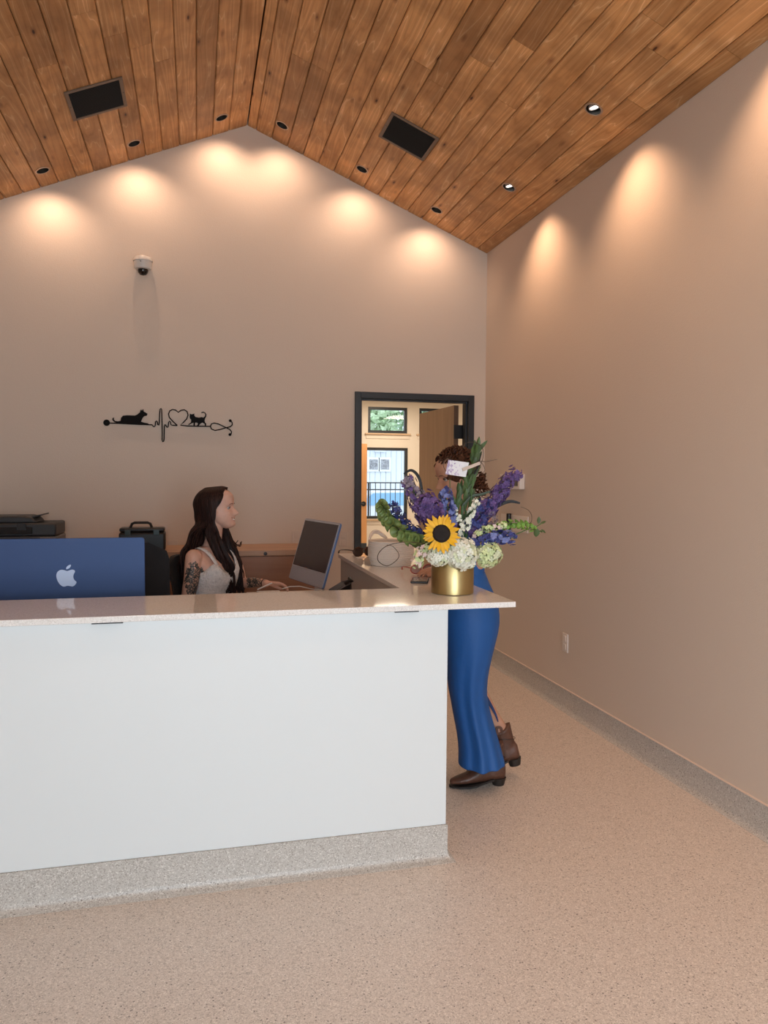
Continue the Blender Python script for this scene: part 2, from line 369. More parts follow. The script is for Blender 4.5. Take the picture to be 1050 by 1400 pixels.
# ------------------------------------------------------------------ air grilles
for i, (vx, vy) in enumerate(VENTS):
    s = 1 if vx > XP else -1; n = V((s*K, 0, 1)).normalized(); p = V((vx, vy, zc(vx)))
    q = Matrix.Translation(p) @ Matrix.Rotation(math.atan(K)*s, 4, 'Y')
    t = thing('air_grille', p, 'rectangular black ceiling air grille with bronze rim on the %s slope' % ('left' if s < 0 else 'right'), 'vent', 'ceiling air grilles')
    a_, b_ = .172, .178; f = .022
    g = G(); gr = mat('grille_rim', (.16, .115, .085), .45, metal=.3)
    for x0, x1, y0, y1 in ((-a_, a_, -b_, -b_+f), (-a_, a_, b_-f, b_), (-a_, -a_+f, -b_+f, b_-f), (a_-f, a_, -b_+f, b_-f)): g.box(x0, x1, y0, y1, -.007, .0, q)
    g.obj('rim', gr, t, bevel=.0015)
    G().box(-a_+f, a_-f, -b_+f, b_-f, -.0012, -.0004, q).obj('backing', mat('grille_black', (.004, .004, .004), .8), t, smooth=None)
    g = G()
    for k in range(30):
        y = -b_+f+.006+k*(2*b_-2*f-.012)/29; g.box(-a_+f, a_-f, y-.001, y+.001, -.005, -.001, q)
    sl = g.obj('louvre', mat('louvre_black', (.006, .006, .006), .6), t, smooth=None); sl['kind'] = 'stuff'
    for sx in (-1, 1): G().lathe([(.0001, -.0085), (.003, -.008), (.004, -.007)], q @ V((sx*(a_-f/2), 0, 0)), 10, ax=n).obj('screw', BLACKM, t)

# ------------------------------------------------------------------ door in the back wall
d1 = sempty('door_1', (DX0, YB, 0))
g = G(); fy = YB-.016
for x0, x1, z0, z1 in ((DX0-.05, DX0, 0, DH+.05), (DX1, DX1+.05, 0, DH+.05), (DX0, DX1, DH, DH+.05)):
    g.box(x0, x1, fy, YB+WT+.016, z0, z1)
g.obj('door_frame', FRAME, d1, bevel=.003)
g = G()
for x0, x1, z0, z1 in ((DX0, DX0+.014, 0, DH), (DX1-.014, DX1, 0, DH), (DX0+.014, DX1-.014, DH-.014, DH)):
    g.box(x0, x1, YB+.02, YB+.07, z0, z1)
g.obj('door_stop', FRAME, d1, bevel=.002)
LM = Matrix.Translation((2.112, 6.06, 0)) @ Matrix.Rotation(radians(2), 4, 'Z')
leaf = G().box(0, .044, 0, .90, .01, 2.12, LM).obj('door_leaf', OAK, d1, bevel=.002)
g = G().box(.0015, .0425, -.0012, .0005, .01, 2.12, LM); g.obj('door_edge', mat('edge_wood', (.17, .085, .045), .5), leaf, smooth=None, label='darker hinge edge of the door')
for z in (1.90, 1.1, .25):
    g = G().box(2.108, 2.186, 6.036, 6.052, z-.06, z+.055); g.cyl((2.175, 6.046, z-.06), (2.175, 6.046, z+.055), .009, 12)
    g.obj('hinge', BLACK, d1, bevel=.001)
g = G().tube([LM @ V((0, .83, 1.0)), LM @ V((-.05, .83, 1.0)), LM @ V((-.055, .72, 1.0))], .009, 10); g.obj('door_handle', BLACK, leaf)

# ------------------------------------------------------------------ room beyond the door
YW = 14.5
struct(G().box(.6, 7.0, YB+WT, YW+.2, -.1, 0).obj('floor_back_room', FLOOR, smooth=None))
struct(G().box(.6, 7.0, YB+WT, YW+.2, 3.05, 3.15).obj('ceiling_back_room', mat('white_ceiling', (.8, .8, .78), .8), smooth=None))
struct(G().box(.5, .6, YB+WT, YW+.2, -.1, 3.15).obj('wall_back_room_left', CREAM, smooth=None))
struct(G().box(7.0, 7.1, YB+WT, YW+.2, -.1, 3.15).obj('wall_back_room_right', CREAM, smooth=None))
struct(G().box(.5, DX0-.06, YB+WT, YB+WT+.01, 0, 3.1).box(DX1+.06, 7.1, YB+WT, YB+WT+.01, 0, 3.1).box(DX0-.06, DX1+.06, YB+WT, YB+WT+.01, DH+.06, 3.1).obj('wall_back_room_near', CREAM, smooth=None))
wins = [(3.285, 4.085, 2.37, 2.88), (3.10, 4.10, .68, 2.085), (4.33, 5.13, 2.37, 2.88)]
g = G()
xs = [.5, 3.10, 3.285, 4.085, 4.10, 4.33, 5.13, 7.1]
for a_, b_ in zip(xs[:-1], xs[1:]):
    hs = sorted([(z0, z1) for x0, x1, z0, z1 in wins if x0 <= a_+1e-6 and x1 >= b_-1e-6]); z = 0
    for z0, z1 in hs: g.box(a_, b_, YW, YW+.15, z, z0); z = z1
    g.box(a_, b_, YW, YW+.15, z, 3.1)
struct(g.obj('wall_back_room_far', CREAM, smooth=None))
for i, (x0, x1, z0, z1) in enumerate(wins):
    wn = sempty('window_%d' % (i+1), (x0, YW, z0)); g = G(); f = .055
    for a0, a1, c0, c1 in ((x0, x1, z0, z0+f), (x0, x1, z1-f, z1), (x0, x0+f, z0+f, z1-f), (x1-f, x1, z0+f, z1-f)): g.box(a0, a1, YW+.02, YW+.09, c0, c1)
    g.obj('window_frame', FRAME if i != 1 else mat('black_sash', (.02, .022, .025), .5), wn, bevel=.003)
    G().box(x0+f, x1-f, YW+.05, YW+.056, z0+f, z1-f).obj('pane', GLASS, wn, smooth=None)
    g = G().box(x0-.06, x1+.06, YW-.05, YW+.02, z0-.035, z0-.005); g.obj('window_sill', mat('sill_wood', (.62, .42, .26), .5), wn, bevel=.003)
    G().box(x0-.04, x1+.04, YW-.015, YW, z0-.11, z0-.035).obj('apron', CREAM, wn, bevel=.002)
# orange door standing open on the left of that room
d2 = sempty('door_2', (2.3, 13.6, 0))
lf = G().box(2.22, 3.135, 13.9, 13.945, .26, 2.13).obj('door_leaf', OAK2, d2, bevel=.002)
G().box(2.22, 3.135, 13.899, 13.946, .01, .255).obj('kick_plate', FRAME, d2, bevel=.001)
g = G().lathe([(.001, -.02), (.045, -.018), (.048, 0)], (3.07, 13.9, 1.0), 20, ax=(0, 1, 0)); g.tube([(3.07, 13.87, 1.0), (2.92, 13.865, 1.0)], .012, 8); g.tube([(3.07, 13.9, 1.0), (3.07, 13.865, 1.0)], .012, 8)
g.obj('door_handle', BLACK, lf)
g = G()
for x in (2.19,): g.box(x-.04, x+.03, 13.86, 13.98, 0, 2.18)
g.obj('door_frame', FRAME, d2)
# ceiling light panels in that room
for k, (x, y) in enumerate(((2.9, 8.5), (3.5, 13.0), (5, 10.7))):
    t = thing('ceiling_light_panel', (x, y, 3.03), ['flat white ceiling panel light beyond the open door', 'flat white ceiling panel light near the far windows', 'flat white ceiling panel light out of sight right'][k], 'light', 'panel lights in the back room')
    G().box(x-.31, x+.31, y-.62, y+.62, 3.02, 3.05).obj('frame', mat('panel_frame', (.8, .8, .8), .4), t)
    G().box(x-.29, x+.29, y-.6, y+.6, 3.016, 3.021).obj('diffuser', mat('panel_diffuser', (1, 1, 1), .5, emit=(1, .9, .78), es=1.5), t, smooth=None)
    l = area('panel_light', (x, y, 3.0), (0, 0, 0), .6, 1.2, 46, (1, .86, .68)); l.parent = t; l.location = V((x, y, 3.0)) - t.location

# ------------------------------------------------------------------ outdoors beyond the windows
ground = G().box(-12, 40, YW+.2, 80, -.6, -.5).obj('ground_outside', mat('pale_concrete', (.55, .55, .54), .9, var=.1, vscale=2), smooth=None); struct(ground)
SID = mat('pale_siding', (.78, .84, .90), .6)
b0 = thing('neighbour_building', (7, 27, -.5), 'white sided building with two small windows, seen through the lower window', 'building')
g = G()
for k in range(70):
    x = 2+.2*k; g.box(x, x+.185, 26.98, 27.1, -.5, 2.92)
s_ = g.box(2, 16, 27.02, 33, -.5, 2.92).obj('siding', SID, b0, smooth=None)
G().prism([(1.6, 26.6, 2.9), (1.6, 30, 3.25), (1.6, 33.4, 2.9)], (14.8, 0, 0)).obj('roof', mat('pale_pink_roof', (.62, .55, .58), .8, var=.15, vscale=6), b0, smooth=None)
def farpx(u, v, Y): return on(u, v, 1, Y)
for u0, u1 in ((504, 517.5), (519.5, 533)):
    a = farpx(u0, 627, 26.9); b = farpx(u1, 643, 26.9)
    fr = G().box(a.x-.05, b.x+.05, 26.9, 27, b.z-.05, a.z+.05).obj('window', mat('white_trim', (.88, .9, .93), .5), b0, bevel=.01)
    G().box(a.x+.03, b.x-.03, 26.885, 26.9, b.z+.03, a.z-.03).obj('pane', mat('dim_lattice_pane', (.32, .33, .36), .3, var=.6, vscale=22), fr, smooth=None)
a = farpx(512, 613, 26.9); b = farpx(527, 618, 26.9)
G().box(a.x, b.x, 26.8, 27, b.z, a.z).obj('wall_lamp', mat('lamp_white', (.8, .85, .9), .5), b0, bevel=.01)
rl = thing('deck_railing', (4, 18, -.5), 'dark metal deck railing outside the lower window', 'railing')
zt = farpx(530, 660, 18).z; zb = farpx(530, 708, 18).z
for z in (zt, zt-.17, zb): G().box(2.6, 7.5, 17.98, 18.02, z-.014, z+.014).obj('rail', BLACKM, rl, smooth=None)
for k in range(40):
    x = 2.65+.125*k; G().box(x-.007, x+.007, 17.993, 18.007, zb, zt).obj('baluster', BLACKM, rl, smooth=None)
for x in (2.62, 4.1, 5.9, 7.5): G().box(x-.02, x+.02, 17.975, 18.025, -.5, zt).obj('post', BLACKM, rl, smooth=None)
# parked car: pale body, blue glass
cr = thing('parked_car', (5.2, 22, -.5), 'pale parked car with bluish windows behind the railing', 'car')
cz = -.5
body = [(3.4, .35), (3.35, .75), (3.7, .95), (4.3, 1.0), (4.9, 1.45), (6.4, 1.47), (7.1, 1.0), (7.6, .92), (7.7, .4)]
G().prism([(x, 21.2, cz+z+.15) for x, z in body], (0, 1.6, 0)).obj('body', mat('car_paint', (.75, .8, .86), .25, coat=.5), cr, smooth=None, bevel=.05)
G().prism([(x, 21.18, cz+z+.15) for x, z in ((4.5, 1.03), (4.97, 1.38), (6.35, 1.4), (6.85, 1.03))], (0, .05, 0)).obj('side_window', mat('car_glass', (.25, .50, .78), .3), cr, smooth=None)
for x in (4.2, 6.8): G().cyl((x, 21.15, cz+.33), (x, 22.85, cz+.33), .33, 20).obj('wheel', BLACK, cr)
def leafmat(n, c): return mat(n, c, .7, var=.35, vscale=8)
def tree(x, y, h, r, c, label, zb=-.5):
    t = thing('tree', (x, y, zb), label, 'tree', 'trees behind the pale building')
    G().tube([(x, y, zb), (x+.1, y, zb+h*.5), (x, y, zb+h*.8)], [.22, .15, .05], 8).obj('trunk', mat('bark', (.2, .14, .1), .9), t)
    g = G(); rr = random.Random(int(x*100))
    for k in range(1500):
        a = rr.uniform(0, 2*pi); u = rr.uniform(-1, 1); q = sqrt(1-u*u); d = rr.uniform(.55, 1)*(1+.25*sin(3*a+5*u))
        p = V((x+r*q*cos(a)*d, y+r*q*sin(a)*d, zb+h*.62+h*.42*u*d)); s = .30
        e1 = V((rr.uniform(-1, 1), rr.uniform(-1, 1), rr.uniform(-1, 1))).normalized()*s; e2 = e1.orthogonal().normalized()*s*.6
        g.add([p-e1, p+e2, p+e1, p-e2], [(0, 1, 2, 3)])
    cr_ = g.obj('crown', leafmat('leaf_%s' % label.split()[0], c), t, smooth=None); cr_['kind'] = 'stuff'
for args in ((8.2, 38, 8, 2.2, (.50, .66, .42), 'light green tree behind the building, left in the upper window'),  # leaf colours lightened to carry the distant haze
             (12.9, 39, 9, 2.3, (.42, .58, .38), 'mid green taller tree behind the building roof'),
             (17.9, 40, 7.5, 2.4, (.55, .68, .48), 'pale green tree at the right behind the building'),
             (14.0, 54, 14, 8.5, (.36, .52, .36), 'dark green tallest tree farthest behind the building')): tree(*args)

# ------------------------------------------------------------------ reception desk and countertop
CY, CX1, CT = 2.79, .958, 1.028
SL = .022
rd = thing('reception_desk', (0, CY, 0), 'white front panel of the reception desk with speckled coved base', 'reception desk')
G().box(XL+.002, CX1, CY, CY+.09, .142, CT-SL).obj('front_panel', WHITE, rd, bevel=.002)
G().box(.87+.02, CX1, CY+.09, 4.69, .142, CT-SL).obj('return_panel', GREYP, rd, bevel=.002, label='beige grey inner panel of the return')
g = G(); t_ = .006
prof = [(0, .142), (t_, .142), (t_, .035), (t_+.004, .02), (t_+.013, .007), (t_+.028, .0008), (t_+.028, 0), (-.04, 0), (-.04, .142)]
path = [((XL+.002, CY), (0, -1)), ((CX1, CY), (1, -1)), ((CX1, 4.69), (1, 0))]
g.loft([[V((p[0]+n[0]*o, p[1]+n[1]*o, z)) for o, z in prof] for p, n in path]); g.obj('coved_base', BASE, rd, smooth=40)
ct = thing('countertop', (.5, CY, CT), 'glossy pale quartz countertop in an L over the reception desk', 'countertop')
g = G(); fe, be, ri, re, ye = 2.755, 3.195, .872, 1.228, 4.71
out = [(XL+.002, fe), (re, fe), (re, ye), (ri+.03, ye), (ri+.008, ye-.008), (ri, ye-.03), (ri, be), (XL+.002, be)]
g.prism([(x, y, CT-SL) for x, y in out], (0, 0, SL)); g.obj('slab', QUARTZ, ct, bevel=.002, smooth=None)
for x0, x1 in ((-.352, -.248), (.735, .83)):
    g = G().box(x0, x1, fe+.006, CY-.0005, CT-SL-.005, CT-SL); g.obj('bracket', BLACKM, ct, bevel=.001, label='black steel bracket under the counter edge')
# lower work surface
wd = thing('workstation_desk', (0, 3.5, 0), 'low beige work surface behind the reception counter', 'desk')
DESKM = mat('desk_top', (.62, .53, .47), .35)
G().prism([(x, y, .775) for x, y in ((XL+.02, 2.885), (.885, 2.885), (.885, 4.685), (.30, 4.685), (.30, 3.55), (XL+.02, 3.55))], (0, 0, .028)).obj('work_surface', DESKM, wd, bevel=.003, smooth=None)
for x, y in ((.34, 4.6), (.34, 3.6), (-1.4, 3.5)): G().box(x-.025, x+.025, y-.025, y+.025, 0, .775).obj('leg', BLACKM, wd)
# tall wooden cabinet on the back wall
cb = thing('storage_cabinet', (-.4, 5.65, 0), 'long brown wooden cabinet against the back wall', 'cabinet')
CZ = .99
G().box(XL+.01, .86, 5.41, YB-.005, 0, CZ-.04).obj('cabinet_body', CAB, cb, bevel=.002)
G().box(XL+.01, .875, 5.39, YB-.002, CZ-.04, CZ).obj('cabinet_top', CABT, cb, bevel=.003)
for k in range(2):
    x0 = XL+.02+k*1.19; G().box(x0, x0+1.186, 5.395, 5.41, .02, CZ-.045).obj('front_panel', CAB, cb, bevel=.002)
G().lathe([(.001, -.002), (.012, -.001), (.013, 0)], on(363, 757, 1, 5.388)+V((0, 0, .0)), 14, ax=(0, 1, 0)).obj('wood_knot', BLACKM, cb)  # small disc standing for a dark knot in the wood

# ------------------------------------------------------------------ desktop computers
MBLUE = mat('blue_anodised', (.032, .070, .19), .55, metal=.25)
LOGO = mat('pale_logo', (.50, .62, .86), .3)
SILV = mat('silver_edge', (.62, .64, .70), .3, metal=.8)
def computer(M, W, Hh, th, label, chin_h, shell, rim, standz, front_m, chin_m):
    o_ = M @ V((0, 0, 0)); t = thing('desktop_computer', (o_.x, o_.y, standz), label, 'computer')
    def rrect(w, h, r, y, z0=0):
        pts = []
        for cx, cz_, a0 in ((w/2-r, z0+h-r, 0), (-w/2+r, z0+h-r, 90), (-w/2+r, z0+r, 180), (w/2-r, z0+r, 270)):
            for k in range(6): a = radians(a0+18*k); pts.append(M @ V((cx+r*cos(a), y, cz_+r*sin(a))))
        return pts
    # local frame: x width, y thickness (front at y=0, back at +th), z up
    G().loft([rrect(W, Hh, .014, 0), rrect(W, Hh, .014, th)]).obj('housing', shell, t, smooth=40, bevel=.0015)
    G().loft([rrect(W-.004, Hh-.004, .013, -.002, .002), rrect(W-.004, Hh-.004, .013, 0, .002)]).obj('screen_border', rim, t, smooth=40)
    G().box(-W/2+.012, W/2-.012, -.0035, -.0022, chin_h+.004, Hh-.013, M).obj('screen', front_m, t, smooth=None)
    G().box(-W/2+.004, W/2-.004, -.0035, -.0022, .004, chin_h, M).obj('chin', chin_m, t, smooth=None)
    # stand
    a = M @ V((0, th, .14)); bk = M @ V((0, th+.07, .05)); fw = V((0, 0, 0))
    side = (M.to_3x3() @ V((1, 0, 0))).normalized()*.065; dirb = (M.to_3x3() @ V((0, 1, 0))); dirb.z = 0; dirb.normalize()
    base = V((bk.x, bk.y, standz+.003))
    g = G()
    for p0, p1 in ((a, bk), (bk, base)): g.loft([[p-side-dirb*.003, p+side-dirb*.003, p+side+dirb*.003, p-side+dirb*.003] for p in (p0, p1)])
    q0 = base-dirb*.10; g.loft([[p-side-V((0, 0, .003)), p+side-V((0, 0, .003)), p+side+V((0, 0, .003)), p-side+V((0, 0, .003))] for p in (q0, base)])
    g.obj('stand', SILV, t, smooth=None)
    return t
# left one, seen from behind
W1 = .628; cx1 = -.2165-W1/2
M1 = Matrix.Translation((cx1, 3.455, .84)) @ Matrix.Rotation(pi, 4, 'Z')
M1 = M1 @ Matrix.Rotation(0, 4, 'X')
dark = mat('screen_glass', (.010, .008, .010), .12)
SCR = mat('dim_screen', (.045, .030, .034), .22)
c1 = computer(M1, W1, .407, .013, 'blue desktop computer seen from behind with a fruit logo, front left', .07, MBLUE, SILV, .803, dark, MBLUE)
def traced(pts, sx, ox, oy, Y, thick):
    return [on(ox+u/sx, oy+v/sx, 1, Y) for u, v in pts]
def smoothpoly(pts, it=2):
    for _ in range(it):
        q = []
        for i in range(len(pts)):
            a, b = V(pts[i]), V(pts[(i+1) % len(pts)]); q += [a*.75+b*.25, a*.25+b*.75]
        pts = q
    return pts
apple = [(340, 560), (357, 564), (371, 569), (386, 563), (402, 559), (417, 568), (407, 585), (404, 602), (410, 618), (425, 629), (414, 646), (402, 654), (387, 651), (371, 649), (352, 656), (334, 646), (319, 626), (311, 603), (312, 581), (322, 567)]
yb1 = 3.455-.013
g = G().prism(smoothpoly(traced(apple, 4.038, 0, 640, yb1-.0005, 0)), (0, -.0012, 0)); g.prism(smoothpoly(traced([(365, 560), (366, 548), (376, 537), (392, 531), (391, 543), (382, 554)], 4.038, 0, 640, yb1-.0005, 0), 1), (0, -.0012, 0))
g.obj('logo', LOGO, c1, smooth=None, label='pale blue fruit logo with a bite')
# right one, screen towards the seated woman
pTR, pBR, pTL, pBL = dp(469.6, 716, 4.17), dp(440.8, 806, 4.17), dp(421, 710, 4.60), dp(394.8, 789.6, 4.60)
ex = ((pTR-pTL)+(pBR-pBL)).normalized(); ez = ((pTR-pBR)+(pTL-pBL)); ez = (ez-ex*ez.dot(ex)).normalized(); ey = ez.cross(ex)
W2 = ((pTR-pTL).length+(pBR-pBL).length)/2; H2 = ((pTR-pBR).length+(pTL-pBL).length)/2; mid = (pBL+pBR)/2
M2 = Matrix(((ex.x, ey.x, ez.x, mid.x), (ex.y, ey.y, ez.y, mid.y), (ex.z, ey.z, ez.z, mid.z), (0, 0, 0, 1)))
c2 = computer(M2, W2, H2, .012, 'silver framed desktop computer with dark screen tilted towards the seated woman', .083, mat('blue_back', (.12, .2, .4), .35, metal=.4), SILV, .803, SCR, mat('silver_chin', (.36, .37, .43), .4))

# ------------------------------------------------------------------ things on the work surface
t = thing('desk_phone', (.74, 3.86, .803), 'black desk phone with raised wedge, right of the silver computer', 'phone')
a0, a1 = dp(455, 810, 3.95), dp(478, 810, 3.85); b1, b0_ = dp(481, 797, 3.85), dp(473, 799, 3.95)
G().box(.64, .84, 3.76, 3.92, .803, .825).obj('base', BLACK, t, bevel=.004)
G().prism([V((.655, 3.86, .83)), a0, b0_, b1, a1, V((.80, 3.86, .825))], (0, .12, 0)).obj('body', BLACK, t, bevel=.003, smooth=None)
G().tube([b0_+V((0, 0, .008)), b1+V((.01, .04, .01)), b1+V((.01, .10, .008))], .012, 8).obj('handset', BLACK, t)
kb = thing('keyboard', (.42, 4.42, .803), 'slim white keyboard under the woman\'s hand', 'keyboard')
G().box(.36, .50, 4.24, 4.66, .803, .812).obj('keyboard_body', mat('white_plastic', (.8, .78, .76), .4), kb, bevel=.002)
g = G()
for i in range(14):
    for j in range(5): g.box(.367+.026*j, .389+.026*j, 4.25+.0285*i, 4.273+.0285*i, .812, .8145)
kk = g.obj('keys', mat('key_white', (.85, .83, .8), .5), kb, smooth=None); kk['kind'] = 'stuff'
tag(G().tube([dp(386, 805, 4.35), dp(396, 802, 4.4), dp(410, 801.5, 4.45), dp(425, 805, 4.4), dp(440, 807, 4.3)], .003, 8).obj('cable', mat('white_plastic'), smooth=60), 'white cable looping on the desk below the screen', 'cable')
M = Matrix.Translation((.40, 4.36, .880)) @ Matrix.Rotation(radians(-18), 4, 'Y') @ Matrix.Rotation(radians(15), 4, 'Z')
tag(G().tube([dp(352, 806, 4.42), dp(372, 797, 4.42)], .004, 8).obj('pen', mat('white_plastic'), smooth=60), 'white pen held in the seated woman\'s hand', 'pen')
tag(G().prism([(.33, 4.12, .8035), (.52, 4.12, .8035), (.54, 4.22, .8035), (.35, 4.22, .8035)], (0, 0, .004)).obj('notepad', mat('paper', (.82, .78, .74), .8), smooth=None), 'white notepad lying on the work surface', 'notepad')

# ------------------------------------------------------------------ printer and hard case on the cabinet
pr = thing('printer', (-1.15, 5.62, CZ), 'dark grey office printer on the cabinet at the far left', 'printer')
PG = mat('printer_dark', (.035, .036, .04), .45); PG2 = mat('printer_grey', (.14, .135, .14), .5)
xr = on(77, 720, 1, 5.46).x
G().box(-1.50, xr, 5.46, 5.84, CZ, 1.10).obj('lower_body', PG2, pr, bevel=.012)
G().box(-1.50, xr-.10, 5.45, 5.47, 1.055, 1.095).obj('paper_slot', BLACK, pr)
G().box(-1.50, xr-.003, 5.47, 5.84, 1.102, 1.19).obj('scanner_body', PG, pr, bevel=.012)
G().box(-1.50, xr-.15, 5.455, 5.47, 1.12, 1.165).obj('control_panel', mat('panel_black', (.01, .01, .012), .2), pr, bevel=.003)
z1 = on(30, 706, 1, 5.5).z
G().prism([(-1.50, 5.5, 1.19), (xr-.13, 5.5, 1.19), (xr-.16, 5.5, z1-.01), (xr-.20, 5.5, z1), (-1.50, 5.5, z1)], (0, .3, 0)).obj('document_feeder', PG, pr, bevel=.01)
a, b = on(26, 712, 1, 5.55), on(58, 704.5, 1, 5.55)
G().prism([a, b, b+V((0, 0, .008)), a+V((0, 0, .01))], (0, .24, 0)).obj('paper_tray', PG, pr, bevel=.002)
G().box(on(11, 0, 1, 5.45).x, on(24, 0, 1, 5.45).x, 5.448, 5.455, on(15, 725, 1, 5.45).z, on(15, 716, 1, 5.45).z).obj('display', BLACK, pr)
hc = thing('hard_case', (-.35, 5.6, CZ), 'black latched hard case with carry handle on the cabinet', 'case')
x0, x1 = on(162, 730, 1, 5.45).x, on(226, 730, 1, 5.45).x; zt = on(195, 722, 1, 5.45).z
G().box(x0, x1, 5.45, 5.60, CZ, zt-.03).obj('case_body', BLACK, hc, bevel=.015)
G().box(x0+.004, x1-.004, 5.455, 5.595, zt-.026, zt).obj('lid', BLACK, hc, bevel=.01)
ha, hb = on(178, 722, 1, 5.5), on(208, 722, 1, 5.5); hz = on(193, 714.5, 1, 5.5).z
G().tube([ha, V((ha.x+.012, 5.5, hz-.008)), V((ha.x+.03, 5.5, hz)), V((hb.x-.03, 5.5, hz)), V((hb.x-.012, 5.5, hz-.008)), hb], .009, 8).obj('handle', BLACK, hc)
for x in (x0+.06, x1-.06): G().box(x-.02, x+.02, 5.44, 5.452, zt-.05, zt-.01).obj('latch', mat('latch_dark', (.03, .05, .05), .3), hc, bevel=.003)

# ------------------------------------------------------------------ wall plates, camera, thermostat
PLATE = mat('plate_almond', (.62, .52, .45), .45)
PLW = mat('plate_white', (.75, .68, .63), .4)
def wplate(u, v, label, w_=.07, h_=.115):
    c = on(u, v, 1, YB); t = thing('wall_outlet', (c.x, YB, c.z), label, 'outlet', 'outlet plates on the back wall')
    G().box(c.x-w_/2, c.x+w_/2, YB-.006, YB, c.z-h_/2, c.z+h_/2).obj('cover_plate', PLATE, t, bevel=.002)
    for s in (-1, 1): G().box(c.x-.016, c.x+.016, YB-.008, YB-.005, c.z+s*.026-.018, c.z+s*.026+.018).obj('socket', PLATE, t, bevel=.003)
wplate(223, 727, 'beige outlet plate on the back wall right of the hard case')
wplate(236, 749, 'lower beige outlet plate just behind the black chair')
wplate(405, 736, 'beige outlet plate behind the tilted screen')
wplate(469, 737, 'beige outlet plate left of the dark door frame')
c = on(773.5, 878.5, 0, XR)
t = thing('wall_outlet', (XR, c.y, c.z), 'white outlet plate low on the right wall', 'outlet')
G().box(XR-.007, XR, c.y-.036, c.y+.036, c.z-.06, c.z+.06).obj('cover_plate', PLW, t, bevel=.002)
for s in (-1, 1): G().box(XR-.010, XR-.006, c.y-.017, c.y+.017, c.z+s*.027-.019, c.z+s*.027+.019).obj('socket', PLW, t, bevel=.003)
t = thing('thermostat', (XR, 5.2, 1.5), 'white thermostat box with dark display on the right wall behind the purple flowers', 'thermostat')
ya, yb_ = on(718, 655, 0, XR).y, on(690, 655, 0, XR).y
G().box(XR-.045, XR, ya, yb_, 1.43, 1.545).obj('thermostat_housing', PLW, t, bevel=.008)
G().box(XR-.047, XR-.044, ya+.03, yb_-.03, 1.455, 1.525).obj('display', BLACK, t)
c = on(690, 713, 0, XR)
t = thing('wall_switch', (XR, c.y, c.z), 'pale switch plate with a black remote cradle on the right wall above the trailing greenery', 'switch')
G().box(XR-.007, XR, on(723, 700, 0, XR).y, on(686, 700, 0, XR).y, c.z-.06, c.z+.06).obj('cover_plate', PLW, t, bevel=.002)
cy = on(694, 705, 0, XR-.03).y
G().tube([(XR-.02, cy, c.z-.055), (XR-.02, cy, c.z+.07)], .019, 12).obj('holder', BLACK, t, bevel=.006)
# dome camera on the back wall
cc = on(195.5, 362, 1, YB-.06)
t = thing('security_camera', (cc.x, YB, cc.z), 'white dome security camera high on the back wall', 'camera')
CW = mat('camera_white', (.68, .64, .60), .4)
x, y, z = cc.x, YB-.065, cc.z
G().lathe([(.001, .062), (.03, .061), (.055, .052), (.067, .035), (.069, .022), (.066, .02)], (x, y, z), 40).obj('cap', CW, t)
G().lathe([(.064, .022), (.063, -.015), (.058, -.032), (.045, -.036), (.03, -.036)], (x, y, z), 40).obj('housing', CW, t)
G().lathe([(.037, -.034), (.037, -.045), (.033, -.06), (.022, -.073), (.001, -.079)], (x, y, z), 32).obj('dome', mat('dome_black', (.006, .006, .007), .08), t)
G().box(x-.05, x+.05, YB-.03, YB, z-.02, z+.05).obj('mount', CW, t, bevel=.005)
G().lathe([(.001, 0), (.004, .001)], (x-.012, y-.0625, z+.008), 10, ax=(0, -1, 0)).obj('sensor', BLACK, t)

# ------------------------------------------------------------------ wall art: dog, heartbeat, heart, cat, stethoscope
AB = mat('matt_black_steel', (.006, .006, .007), .75, spec=.15)
wa = thing('wall_art', (-.19, YB, 1.75), 'black metal stethoscope wall art with dog, heartbeat, heart and cat', 'wall art')
def A(u, v): return on(130+u/5.25, 545+v/5.25, 1, YB-.012)
def line(pts, name, r=.0042):
    q = [A(*p) for p in pts]; g = G().tube(q, r, 6); return g.obj(name, AB, wa, smooth=60)
G().lathe([(.001, -.006), (.023, -.006), (.0235, 0), (.001, .002)], A(83, 173), 24, ax=(0, 1, 0)).obj('chestpiece', AB, wa)
line([(105, 175), (200, 179), (300, 184), (410, 188), (418, 200), (426, 202), (432, 192), (434, 165), (441, 160), (447, 168), (450, 188), (457, 192), (461, 175), (463, 110), (467, 76), (473, 70), (478, 78), (480, 150), (482, 250), (481, 295), (486, 310), (493, 306), (495, 290), (497, 200), (502, 186), (508, 190), (513, 203), (520, 206), (525, 200), (528, 170), (534, 162), (541, 168), (545, 188), (560, 192), (590, 193)], 'heartbeat_line')
hp = [(590, 193), (560, 165), (533, 135), (527, 110), (536, 88), (556, 78), (578, 82), (597, 98), (617, 84), (640, 80), (660, 92), (667, 117), (658, 145), (635, 170), (612, 190), (660, 196), (740, 198), (828, 199)]
line(hp, 'heart_line')
line([(828, 199), (835, 182), (855, 175), (885, 182), (940, 208), (965, 220), (980, 238), (976, 255)], 'ear_tube_lower')
line([(828, 199), (835, 218), (860, 228), (895, 222), (945, 208), (970, 202), (985, 188), (984, 172), (972, 158)], 'ear_tube_upper')
for p in ((970, 158), (968, 258)): G().sphere(A(*p), .011, 8, 6).obj('ear_tip', AB, wa)
dog = [(123, 150), (126, 138), (137, 136), (134, 148), (143, 160), (165, 163), (182, 160), (186, 138), (200, 122), (230, 119), (285, 121), (300, 115), (322, 98), (326, 82), (332, 78), (336, 86), (346, 73), (349, 92), (360, 98), (376, 108), (372, 122), (352, 126), (340, 140), (330, 165), (350, 172), (380, 178), (390, 186), (320, 188), (240, 184), (200, 180), (185, 176), (165, 176), (142, 170), (128, 160)]
